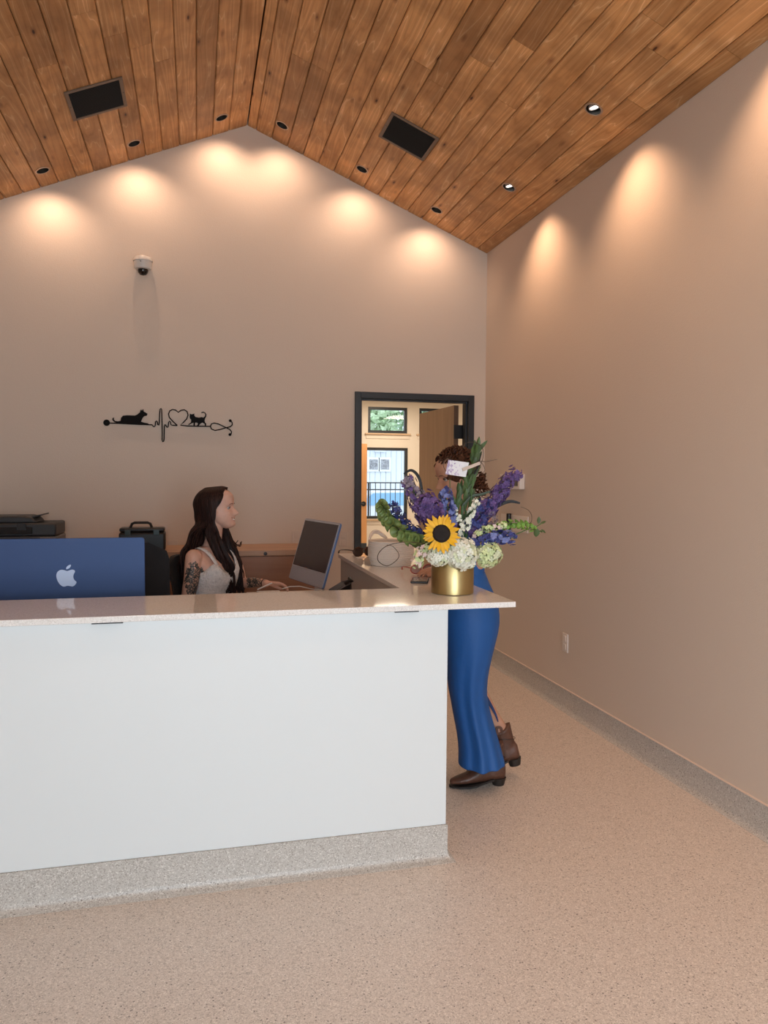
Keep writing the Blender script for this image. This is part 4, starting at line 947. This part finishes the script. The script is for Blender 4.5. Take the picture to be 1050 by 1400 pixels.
# ------------------------------------------------------------------ office chairs
def office_chair(c, yaw, topz, seatz, label, w_=.44):
    M = Matrix.Translation((c[0], c[1], 0)) @ Matrix.Rotation(yaw, 4, 'Z')   # seat centre, faces local +x
    t = thing('office_chair', (c[0], c[1], 0), label, 'chair', 'black office chairs')
    G().loft([[M @ V((x, y, z)) for x, y in [(.23*math.copysign(abs(cos(a))**.5, cos(a))*k, .235*math.copysign(abs(sin(a))**.5, sin(a))*k) for a in [2*pi*j/32 for j in range(32)]]] for z, k in ((seatz-.06, .9), (seatz-.05, 1), (seatz-.015, 1), (seatz, .92))]).obj('seat', CHARF, t, smooth=60)
    g = G(); rows_ = []
    for k in range(13):
        f_ = k/12; z = seatz+.08+(topz-seatz-.08)*f_; hw = w_/2*(1-.05*f_)*sqrt(max(.08, 1-max(0, (f_-.86)/.14)**2*.75)); x = -.25-.05*f_+.03*sin(pi*f_)
        rows_.append([M @ V((x+.018*sin(a)-.03*(cos(a))**2*-1, hw*math.copysign(abs(cos(a))**.8, cos(a)), z)) for a in [2*pi*j/24 for j in range(24)]])
    g.loft(rows_); g.obj('backrest', CHARF, t, smooth=60)
    g = G(); g.tube(curve([M @ V((-.10, 0, seatz-.07)), M @ V((-.24, 0, seatz-.06)), M @ V((-.29, 0, seatz+.05)), M @ V((-.29, 0, seatz+.30))]), .02, 8, 1.6); g.obj('back_support', BLACK, t)
    for s in (-1, 1):
        G().tube(curve([M @ V((-.02, s*.20, seatz-.06)), M @ V((-.02, s*.27, seatz-.03)), M @ V((-.03, s*.275, seatz+.17))]), .014, 8).tube([M @ V((-.13, s*.275, seatz+.185)), M @ V((.12, s*.275, seatz+.185))], .028, 8, .4).obj('armrest', mat('arm_grey', (.05, .05, .055), .4), t)
    G().cyl((c[0], c[1], .09), (c[0], c[1], seatz-.06), .025, 16).obj('gas_column', BLACKM, t)
    for k in range(5):
        a = yaw+2*pi*k/5+.3; e = V((c[0]+.29*cos(a), c[1]+.29*sin(a), .075))
        lg = G().tube([V((c[0], c[1], .11)), e], [.028, .016], 8).obj('leg', BLACK, t)
        G().cyl(e+V((-.012*sin(a), .012*cos(a), -.047)), e+V((.012*sin(a), -.012*cos(a), -.047)), .027, 14).obj('caster', BLACK, lg)
    return t
office_chair((-.345, 3.86), radians(-90), 1.165, .56, 'empty black office chair behind the blue computer, tallest backrest', .44)
CBC = CT1+PD*.05-PL*.045
office_chair((CBC.x+.07, CBC.y+.0), radians(-20), 1.045, .515, 'black office chair the smiling woman sits on', .50)

# ------------------------------------------------------------------ on the return counter
bk = dp(536, 777, 4.02); bc = V((1.055, 4.06, CT))
t = thing('rope_basket', bc, 'round white coiled rope basket with two loop handles beside the flowers', 'basket')
ROPE = mat('white_cotton_rope', (.92, .86, .80), .85, bump=.5, bscale=220)
prof = []
for k in range(13):
    z = .006+k*.0105; R_ = .108+.016*min(1, k/4)-(.0 if k < 11 else .002)
    for a in (-.9, -.3, .3, .9): prof.append((R_+.0055*cos(a*1.4), z+.0052*sin(a*1.5)))
inner = [(r-.012, z) for r, z in reversed(prof[::2])]
G().lathe([(.001, .001), (.100, .001)]+prof+inner+[(.09, .010), (.001, .010)], bc, 56).obj('basket_body', ROPE, t, smooth=80)
for s, a0 in ((1, radians(122)), (-1, radians(-25))):
    g = G()
    for r_ in (0, .0105):
        P = [bc+V((.123*cos(a0+b), .123*sin(a0+b), z)) for b, z in ((-.62, .138), (-.40, .152+r_), (-.15, .170+r_), (.15, .170+r_), (.40, .152+r_), (.62, .138))]
        g.tube(curve(P, 5), .0065, 8)
    g.obj('handle', ROPE, t, smooth=70)
def glasses(M, name, label, frame, lens, sc_=1.0):
    o_ = M @ V((0, 0, 0)); t = thing(name, o_, label, 'glasses')
    for s in (-1, 1):
        pts = [M @ V(((s*.035+.029*cos(a))*sc_, 0, (.022+.022*sin(a))*sc_)) for a in [2*pi*k/24 for k in range(25)]]
        G().tube(pts, .0035*sc_, 6).obj('lens_rim', frame, t, smooth=60)
        G().prism(pts[:-1], (M.to_3x3() @ V((0, .0015, 0)))).obj('lens', lens, t, smooth=None)
        G().tube(curve([M @ V((s*.064*sc_, 0, .03*sc_)), M @ V((s*.068*sc_, .05*sc_, .03*sc_)), M @ V((s*.055*sc_, .115*sc_, .022*sc_)), M @ V((s*.045*sc_, .14*sc_, .006*sc_))]), [.005*sc_]*18+[.004*sc_], 6, .6).obj('temple', frame, t, smooth=60)
    G().tube([M @ V((-.009*sc_, 0, .028*sc_)), M @ V((0, 0, .032*sc_)), M @ V((.009*sc_, 0, .028*sc_))], .003, 6).obj('bridge', frame, t)
TORT = mat('tortoiseshell', (.05, .018, .010), .15, var=.8, vscale=60)
glasses(Matrix.Translation(on(495, 761, 2, CT)+V((.01, 0, .004))) @ Matrix.Rotation(radians(28), 4, 'Z'), 'sunglasses', 'tortoiseshell sunglasses on the counter left of the rope basket', TORT, mat('brown_lens', (.03, .014, .010), .08), 1.25)
PK = mat('pink_frame', (.50, .16, .15), .25)
glasses(Matrix.Translation(on(577, 785, 2, CT)+V((0, 0, .004))) @ Matrix.Rotation(radians(10), 4, 'Z'), 'reading_glasses', 'pink framed glasses lying on the counter behind the brass vase', PK, mat('pale_pink_lens', (.55, .36, .33), .1), 1.0)
p0 = on(566, 798, 2, CT)
t = thing('phone', p0, 'slim black phone lying on the counter left of the brass vase', 'phone')
PM = Matrix.Translation((p0.x+.05, p0.y+.07, CT)) @ Matrix.Rotation(radians(-20), 4, 'Z')
G().box(-.04, .04, -.075, .075, 0, .010, PM).obj('phone_body', BLACK, t, bevel=.003)
G().box(-.036, .036, -.071, .071, .010, .0106, PM).obj('screen', dark, t, smooth=None)
tag(G().prism([(x, y, CT) for x, y in ((.935, 4.44), (.985, 4.42), (1.0, 4.47), (.95, 4.49))], (0, 0, .002)).obj('paper_slip', mat('paper'), smooth=None), 'small white paper slip beside the tortoiseshell sunglasses', 'paper')

# ------------------------------------------------------------------ vase and flowers
VC = V((1.058, 3.03, CT))
t = thing('vase', VC, 'brushed brass cylinder vase on the counter corner', 'vase')
G().lathe([(.001, .0005), (.087, .0005), (.090, .003), (.090, .163), (.0885, .165), (.086, .163), (.086, .01), (.001, .008)], VC, 64).obj('vase_body', BRASS, t, smooth=40)
fr = random.Random(21)
def FL(u, v, dd=0): return dp(u, v, 3.20+dd)
STEM = mat('green_stem', (.07, .15, .04), .6); LEAF = mat('leaf_green', (.062, .105, .028), .5, var=.35, vscale=25); LEAF2 = mat('bright_leaf', (.20, .34, .06), .5, var=.3, vscale=30)
def fmat(n, c, v=.25): return mat(n, c, .6, var=v, vscale=60)
MP = fmat('violet_petal', (.10, .055, .19)); MP2 = fmat('purple_petal', (.13, .07, .22)); MB_ = fmat('blue_petal', (.035, .045, .19)); MLB = fmat('light_blue_petal', (.17, .20, .44)); MW = fmat('white_petal', (.80, .80, .68), .1)
MG = fmat('lime_petal', (.62, .70, .36), .15); MPK = fmat('pale_pink_petal', (.76, .58, .54), .12); MY = mat('yellow_petal', (.86, .44, .010), .55, var=.2, vscale=20); MGR = fmat('dusky_petal', (.26, .20, .24)); MDK = fmat('dark_leaf', (.008, .008, .010))
def floret(g, c, n, r, k, cup=.3, wid=.42):
    n = V(n).normalized(); u = n.orthogonal().normalized(); v = n.cross(u); a0 = fr.uniform(0, 6)
    for i in range(k):
        a = a0+2*pi*i/k+fr.uniform(-.12, .12); d = u*cos(a)+v*sin(a); s = n.cross(d); rr = r*fr.uniform(.85, 1.1)
        g.add([c, c+d*rr*.35+s*rr*wid*.6+n*rr*cup*.4, c+d*rr*.75+s*rr*wid+n*rr*cup, c+d*rr*1.05+n*rr*cup*.7, c+d*rr*.75-s*rr*wid+n*rr*cup, c+d*rr*.35-s*rr*wid*.6+n*rr*cup*.4], [(0, 1, 2, 3), (0, 3, 4, 5)])
def leaf(g, base, d, n, L_, W_, bend=.2):
    d = V(d).normalized(); n = V(n); n = (n-d*n.dot(d)).normalized(); s = d.cross(n); rows_ = []
    vs = []; fs = []
    for i in range(6):
        f_ = i/5; w_ = W_/2*sin(pi*min(1, f_*.93+.04))**.8; c = V(base)+d*L_*f_-n*bend*L_*f_*f_
        vs += [c-s*w_+n*w_*.25, c, c+s*w_+n*w_*.25]
        if i: b = (i-1)*3; fs += [(b, b+1, b+4, b+3), (b+1, b+2, b+5, b+4)]
    g.add(vs, fs)
NECK = V((VC.x, VC.y, CT+.155))
def inneck(p):
    d = V((p.x-VC.x, p.y-VC.y, 0)); L_ = d.length or 1; d = d/L_*min(.065, L_*.5); return V((VC.x+d.x, VC.y+d.y, CT+.15)), V((VC.x-d.x*.4, VC.y-d.y*.4, CT+.02))
def stem_to(p, t, r=.0028, extra=()):
    a, b = inneck(p); pts = curve([b, a]+list(extra)+[p], 5)
    G().tube(pts, r, 6).obj('stem', STEM, t, smooth=60)
def rdir(bias=V((0, -1, 0)), k=.6):
    v = V((fr.gauss(0, 1), fr.gauss(0, 1), fr.gauss(0, 1))).normalized(); return (v+bias*k).normalized()
def spike(path, rad0, rad1, n, fr_r, k, m, name, label, cat, group, mix=None, cup=.3):
    P = curve(path, 8); t = thing(name, VC+V((0, 0, .03)), label, cat, group)
    stem_to(P[0], t); G().tube(P, .0022, 5).obj('flower_stalk', STEM, t, smooth=60)
    gs = {}
    for i in range(n):
        f_ = (i+fr.random())/n; x = f_*(len(P)-1); j = min(int(x), len(P)-2); c = P[j].lerp(P[j+1], x-j); R_ = rad0*(1-f_)+rad1*f_
        tn = (P[j+1]-P[j]).normalized(); dr = rdir(V((0, -1, 0)), .35); dr = (dr-tn*dr.dot(tn)*.7).normalized()
        mm = mix if (mix and fr.random() < .3) else m
        floret(gs.setdefault(mm.name, (G(), mm))[0], c+dr*R_*fr.uniform(.45, 1.0), dr, fr_r*(1-.3*f_)*fr.uniform(.8, 1.15), k, cup)
    for nm, (g, mm) in gs.items(): o = g.obj('florets', mm, t, smooth=None); o['kind'] = 'stuff'
    return t
DG = 'purple and blue delphinium spikes in the vase'
spike([FL(607, 728, .0), FL(592, 705, -.02), FL(578, 685, -.03)], .066, .066, 260, .019, 5, MP2, 'delphinium', 'thick violet delphinium left of and above the sunflower', 'flower', DG, MP)
spike([FL(580, 705, .02), FL(568, 676, .01), FL(556, 655, .0)], .045, .032, 120, .016, 5, MGR, 'delphinium', 'dusky purple delphinium tip at the upper left of the bouquet', 'flower', DG, MP2)
spike([FL(617, 715, -.02), FL(612, 692, -.03), FL(608, 670, -.03)], .038, .028, 100, .015, 5, MLB, 'delphinium', 'light blue delphinium in front of the standing woman\'s face', 'flower', DG, MB_)
spike([FL(640, 728, .02), FL(668, 696, .03), FL(684, 672, .03), FL(706, 645, .04)], .034, .040, 230, .016, 5, MP, 'delphinium', 'tall purple delphinium spike leaning out to the right', 'flower', DG, MP2)
spike([FL(652, 715, 0), FL(658, 698, .0), FL(664, 690, .02)], .042, .036, 90, .016, 5, MB_, 'delphinium', 'dark indigo delphinium at the foot of the right purple spike', 'flower', DG, MP)
spike([FL(575, 735, .0), FL(550, 712, .0), FL(535, 690, .01)], .036, .026, 80, .014, 5, MB_, 'delphinium', 'dark blue delphinium reaching left in front of the doorway', 'flower', DG, mat('near_black_petal', (.02, .02, .06), .6))
spike([FL(640, 750, -.03), FL(668, 737, -.04), FL(703, 735, -.03)], .034, .028, 80, .018, 6, MB_, 'delphinium', 'bright blue star flowers low on the right', 'flower', DG, MLB)
WG = 'white and pale snapdragons in the vase'
spike([FL(636, 722, -.02), FL(645, 700, -.03), FL(652, 686, -.02)], .020, .018, 50, .012, 5, MW, 'snapdragon', 'white snapdragon spike right of the centre', 'flower', WG)
spike([FL(628, 740, -.04), FL(631, 722, -.04), FL(622, 695, -.03)], .014, .013, 26, .011, 5, MW, 'snapdragon', 'small white snapdragon above the white hydrangea', 'flower', WG)
spike([FL(592, 748, -.06), FL(576, 757, -.07), FL(570, 772, -.07)], .026, .03, 60, .013, 5, MG, 'snapdragon', 'pale pink and lime snapdragon drooping left over the counter', 'flower', WG, MPK)
spike([FL(648, 735, -.03), FL(668, 722, -.03), FL(690, 718, -.02)], .02, .018, 44, .011, 5, MG, 'snapdragon', 'cream and lime buds above the lime hydrangea', 'flower', WG, MPK)
t = thing('statice', VC+V((0, 0, .03)), 'fuzzy dusky grey purple statice right of the white snapdragon', 'flower'); stem_to(FL(652, 722, .0), t)
g = G()
for i in range(260):
    c = FL(fr.uniform(642, 680), fr.uniform(700, 727), fr.uniform(-.02, .04)); floret(g, c, rdir(), .006, 4)
o = g.obj('florets', MGR, t, smooth=None); o['kind'] = 'stuff'
def hydrangea(c, R_, n, m, label, sc_=(1, 1, .85), mix=None):
    t = thing('hydrangea', VC+V((0, 0, .03)), label, 'flower', 'hydrangea heads in the vase'); stem_to(c+V((0, .02, 0)), t)
    G().sphere(c, R_*.75, 14, 10, sc_).obj('head_core', mat('core_green', (.25, .32, .14), .8), t)
    gs = {}
    for i in range(n):
        u = 1-2*(i+.5)/n; a = i*2.39996; q = sqrt(1-u*u); d = V((q*cos(a), q*sin(a), u)); c2 = c+V((d.x*sc_[0], d.y*sc_[1], d.z*sc_[2]))*R_*fr.uniform(.86, 1.04)
        mm = mix if mix and fr.random() < .25 else m
        floret(gs.setdefault(mm.name, (G(), mm))[0], c2, (d+rdir()*.3), R_*.24, 4, .15, .5)
    for nm, (g, mm) in gs.items(): o = g.obj('florets', mm, t, smooth=None); o['kind'] = 'stuff'
MW2 = fmat('cream_petal', (.70, .74, .50), .1)
hydrangea(FL(631, 757, -.085), .068, 150, MW, 'large white hydrangea hanging over the front rim of the brass vase', (1, 1, .95), MW2)
hydrangea(FL(600, 760, -.085), .050, 90, MW, 'smaller white hydrangea under the sunflower at the left rim', (1, 1, .85), MW2)
hydrangea(FL(667, 758, -.04), .056, 110, MG, 'lime green hydrangea at the right of the vase', (1, 1, 1), MW2)
# sunflower
sc0 = FL(603.5, 729.5, -.13); sn = (V((.0, 0, CH+.0))-sc0); sn = V((-.25, -1, .12)).normalized()
t = thing('sunflower', VC+V((0, 0, .03)), 'yellow sunflower with dark centre at the front of the bouquet', 'flower'); stem_to(sc0+sn*-.02, t, .004)
su = sn.orthogonal().normalized(); sv = sn.cross(su)
g = G()
prof = [(.0001, .008), (.015, .0095), (.029, .008), (.037, .002), (.034, -.008), (.001, -.012)]
g.lathe(prof, sc0, 40, ax=sn)
for i in range(260):
    r = .036*sqrt((i+.5)/260); a = i*2.39996; c = sc0+(su*cos(a)+sv*sin(a))*r+sn*(.0092-.003*(r/.036)**2-.003*(r/.036)**6); h = .003+.0025*(r/.036); e = .0013
    g.add([c+su*e, c+sv*e, c-su*e, c-sv*e, c+sn*h], [(0, 1, 4), (1, 2, 4), (2, 3, 4), (3, 0, 4)])
g.obj('seed_disc', mat('seed_brown', (.014, .007, .005), .8), t, smooth=30)
for ly, cnt in ((0, 17), (1, 17)):
    for i in range(cnt):
        a = 2*pi*(i+.5*ly)/cnt+fr.uniform(-.06, .06); d = su*cos(a)+sv*sin(a); g = G(); L_ = .046*fr.uniform(.8, 1.2)
        leaf(g, sc0+d*.030-sn*.004*ly, (d+sn*fr.uniform(.0, .45)+V((fr.uniform(-.15, .15), 0, fr.uniform(-.15, .15)))), sn, L_, .0165*fr.uniform(.8, 1.1), fr.uniform(-.15, .15)); o = g.obj('petal', MY, t, smooth=60)
g = G()
for i in range(14):
    a = 2*pi*i/14; d = su*cos(a)+sv*sin(a); leaf(g, sc0+d*.02-sn*.014, d-sn*.1, sn, .045, .018, .1)
g.obj('sepal', LEAF, t, smooth=60)['kind'] = 'stuff'
# bells of ireland
def bells(path, n, r, m, label, hang=0):
    P = curve(path, 8); t = thing('bells_of_ireland', VC+V((0, 0, .03)), label, 'flower', 'green bell spikes in the vase'); stem_to(P[0], t); G().tube(P, .0028, 5).obj('flower_stalk', STEM, t, smooth=60)
    for i in range(n):
        f_ = (i+.5)/n; x = f_*(len(P)-1); j = min(int(x), len(P)-2); c = P[j].lerp(P[j+1], x-j); tn = (P[j+1]-P[j]).normalized(); a = i*2.0
        u = tn.orthogonal().normalized(); v = tn.cross(u); d = (u*cos(a)+v*sin(a)+tn*.5+V((0, -.3, 0))).normalized(); rr = r*(1-.25*f_)*fr.uniform(.85, 1.1)
        g = G(); cc = c+d*.006; M3 = d.to_track_quat('Z', 'Y').to_matrix(); rings = []
        for rad, h in ((.12, 0), (.45, .35), (.72, .75), (1.0, .95)): rings.append([cc+M3 @ V((rr*rad*cos(q), rr*rad*sin(q), rr*h+(.12*rr*sin(5*q) if rad == 1.0 else 0))) for q in [2*pi*k/10 for k in range(10)]])
        g.loft(rings, cap=False); g.obj('bell', m, t, smooth=80)
bells([FL(600, 742, .0), FL(575, 740, -.03), FL(548, 728, -.04), FL(528, 708, -.03), FL(521, 690, -.02)], 42, .026, mat('bell_green', (.16, .215, .06), .5, var=.35, vscale=30), 'long green bell spike curving out to the left over the basket')
bells([FL(655, 728, .0), FL(680, 722, .0), FL(700, 716, .0), FL(716, 718, .0), FL(729, 723, .0)], 30, .015, LEAF2, 'slender light green bell spike reaching right along the wall')
# foliage
def foliage(specs, m, label, name='foliage_stem'):
    t = thing(name, VC+V((0, 0, .03)), label, 'foliage', 'leafy stems in the vase')
    path, lv = specs; P = curve(path, 6); stem_to(P[0], t, .0022); G().tube(P, .0018, 5).obj('stalk', STEM, t, smooth=60)
    for c, d, L_, W_ in lv: g = G(); leaf(g, c, d, V((0, -1, .4)), L_, W_, fr.uniform(0, .3)); g.obj('leaf', m, t, smooth=60)
def along(P, n, L_, W_, spread=.6):
    P = curve(P, 6); res = []
    for i in range(n):
        f_ = (i+fr.random())/n; x = f_*(len(P)-1); j = min(int(x), len(P)-2); c = P[j].lerp(P[j+1], x-j); tn = (P[j+1]-P[j]).normalized()
        res.append((c, tn+V((fr.uniform(-1, 1), fr.uniform(-1, .3), fr.uniform(-.3, .5)))*spread, L_*fr.uniform(.8, 1.2), W_*fr.uniform(.8, 1.2)))
    return res
for path, n, L_, W_, m, lab in (
    ([FL(628, 730, .03), FL(636, 680, .02), FL(647, 640, .02), FL(652, 615, .02)], 34, .06, .018, LEAF, 'tall leafy green stem rising behind the card'),
    ([FL(620, 735, .03), FL(622, 700, .03), FL(628, 672, .03)], 30, .055, .016, LEAF, 'dense dark green leaves in the middle of the bouquet'),
    ([FL(640, 730, .04), FL(645, 690, .03), FL(640, 660, .03)], 26, .055, .018, LEAF, 'dark green leaves right of the middle, below the card'),
    ([FL(598, 750, -.01), FL(572, 745, .0), FL(552, 732, .0)], 24, .04, .016, LEAF, 'short dark leaves left under the long bell spike'),
    ([FL(640, 752, -.02), FL(662, 735, .0), FL(690, 728, .0)], 22, .035, .014, LEAF, 'small leaves between the blue stars and the lime hydrangea')):
    foliage((path, along(path, n, L_, W_)), m, lab)
foliage(([FL(725, 722, .0), FL(733, 720, 0), FL(740, 716, 0)], [(FL(736, 716, 0), V((.1, 0, 1)), .03, .018), (FL(739, 716, 0), V((1, 0, .45)), .03, .010), (FL(733, 722, 0), V((.1, 0, -1)), .038, .030), (FL(740, 724, 0), V((1, 0, -.7)), .026, .010), (FL(737, 726, 0), V((1, .1, -.2)), .02, .009)]), LEAF, 'thin twig with four small leaves at the far right tip')
g = G(); t = thing('foliage_stem', VC+V((0, 0, .03)), 'single broad green leaf standing at the top of the bouquet', 'foliage', 'leafy stems in the vase'); stem_to(FL(647, 640, .02), t, .002)
leaf(g, FL(646, 625, .01), V((.35, 0, 1)), V((0, -1, 0)), .060, .035); g.obj('leaf', LEAF, t, smooth=60)
# dark curled leaves and willow twigs
def ribbon(pts, r, name, label, m, flat=.25, cat='foliage', grp=None, root=True):
    P = curve(pts, 8); t = thing(name, VC+V((0, 0, .03)), label, cat, grp)
    if root: stem_to(P[0], t, .0018)
    n = len(P); G().tube(P, [r*(.35+.65*sin(pi*(.12+.8*k/n))) for k in range(n)], 6, flat, up=(0, -1, 0)).obj('blade' if flat < 1 else 'twig', m, t, smooth=60)
    return t
RG = 'dark curled leaves in the vase'
ribbon([FL(578, 690, .0), FL(576, 665, -.01), FL(571, 650, -.01), FL(562, 643, -.01), FL(552, 648, -.01)], .0075, 'curled_leaf', 'dark curled leaf arching over the dusky delphinium', MDK, .3, 'foliage', RG)
ribbon([FL(668, 700, .02), FL(684, 690, .02), FL(698, 685.5, .02), FL(711, 688, .02)], .008, 'curled_leaf', 'dark slender leaf pointing right beneath the purple spike', MDK, .3, 'foliage', RG)
ribbon([FL(632, 692, .0), FL(645, 679, .0), FL(658, 676, .0), FL(670, 672, .0)], .007, 'curled_leaf', 'dark leaf crossing from the middle to the right purple spike', mat('dark_green_leaf', (.03, .05, .02), .5), .3, 'foliage', RG)
TW = mat('willow_twig', (.07, .045, .028), .7); TG = 'curly willow twigs in the vase'
def twig(pts, label, r=.0013): ribbon(pts, r, 'willow_twig', label, TW, 1.0, 'twig', TG)
twig([FL(588, 745, -.06), FL(560, 741, -.10), FL(540, 743, -.12), FL(526, 748, -.12), FL(517, 758, -.12), FL(518, 768, -.12), FL(530, 773.5, -.12), FL(543, 765, -.12), FL(545, 757, -.12), FL(537, 747, -.12), FL(529, 745, -.12)], 'willow twig looping in a ring in front of the rope basket', .0018)
twig([FL(700, 716, 0), FL(723, 716, 0), FL(727, 707, 0), FL(723, 698, 0), FL(712, 693, 0)], 'thin willow twig hooked above the light green spike')
twig([FL(640, 660, .02), FL(655, 640, .0), FL(661, 620, .0), FL(655, 607, .0), FL(640, 605, .01), FL(632, 612, .01)], 'willow twig curling over the top leaf')
twig([FL(645, 650, .02), FL(652, 632, .0), FL(665, 631, .0), FL(680, 628, 0)], 'willow twig running right from the card pick')
twig([FL(640, 655, .02), FL(655, 632, .01), FL(663, 642, .01), FL(658, 648, .01)], 'short kinked willow twig beside the card pick')
twig([FL(615, 655, .0), FL(606, 636, .0), FL(612, 626, .0), FL(622, 632, .0)], 'small willow curl left of the card')
# card on its pick
cp = [FL(613, 628.6, -.02), FL(641.3, 632.5, -.02), FL(636.8, 652.3, -.02), FL(608.9, 648.2, -.02)]
t = thing('greeting_card', VC+V((0, 0, .03)), 'small white card with purple blossom print held above the flowers', 'card')
def card_mat():
    m = bpy.data.materials.new('card_print'); m.use_nodes = True; nt = m.node_tree; b = nt.nodes['Principled BSDF']; N = nt.nodes.new; L = nt.links.new
    tc = N('ShaderNodeTexCoord'); n = N('ShaderNodeTexNoise'); n.inputs['Scale'].default_value = 60; n.inputs['Detail'].default_value = 4; L(tc.outputs['Generated'], n.inputs['Vector']); n.inputs['Scale'].default_value = 7
    sx = N('ShaderNodeSeparateXYZ'); L(tc.outputs['Generated'], sx.inputs[0]); mt = N('ShaderNodeMath'); mt.operation = 'MULTIPLY_ADD'; mt.inputs[1].default_value = -.35; L(sx.outputs[0], mt.inputs[0]); L(n.outputs['Fac'], mt.inputs[2])
    r = ramp(nt, mt.outputs[0], [(.36, (.74, .72, .74)), (.44, (.55, .45, .60)), (.52, (.26, .17, .34)), (.60, (.62, .55, .66))]); L(r.outputs[0], b.inputs['Base Color']); b.inputs['Roughness'].default_value = .5; return m
G().prism(cp, (0, .0012, 0)).obj('card', card_mat(), t, smooth=None)
G().prism([FL(632, 640, -.026), FL(656, 631, -.026), FL(657, 635, -.026), FL(633, 644.5, -.026)], (0, .003, 0)).obj('pick_arm', mat('pick_plastic', (.55, .42, .34), .5), t, smooth=None)
stem_to(FL(648, 648, -.01), t, .0022)
G().tube([FL(648, 648, -.01), FL(653, 640, -.015), FL(658, 619.5, -.02)], [.006, .0055, .003], 8, .6).obj('pick_clip', MDK, t)
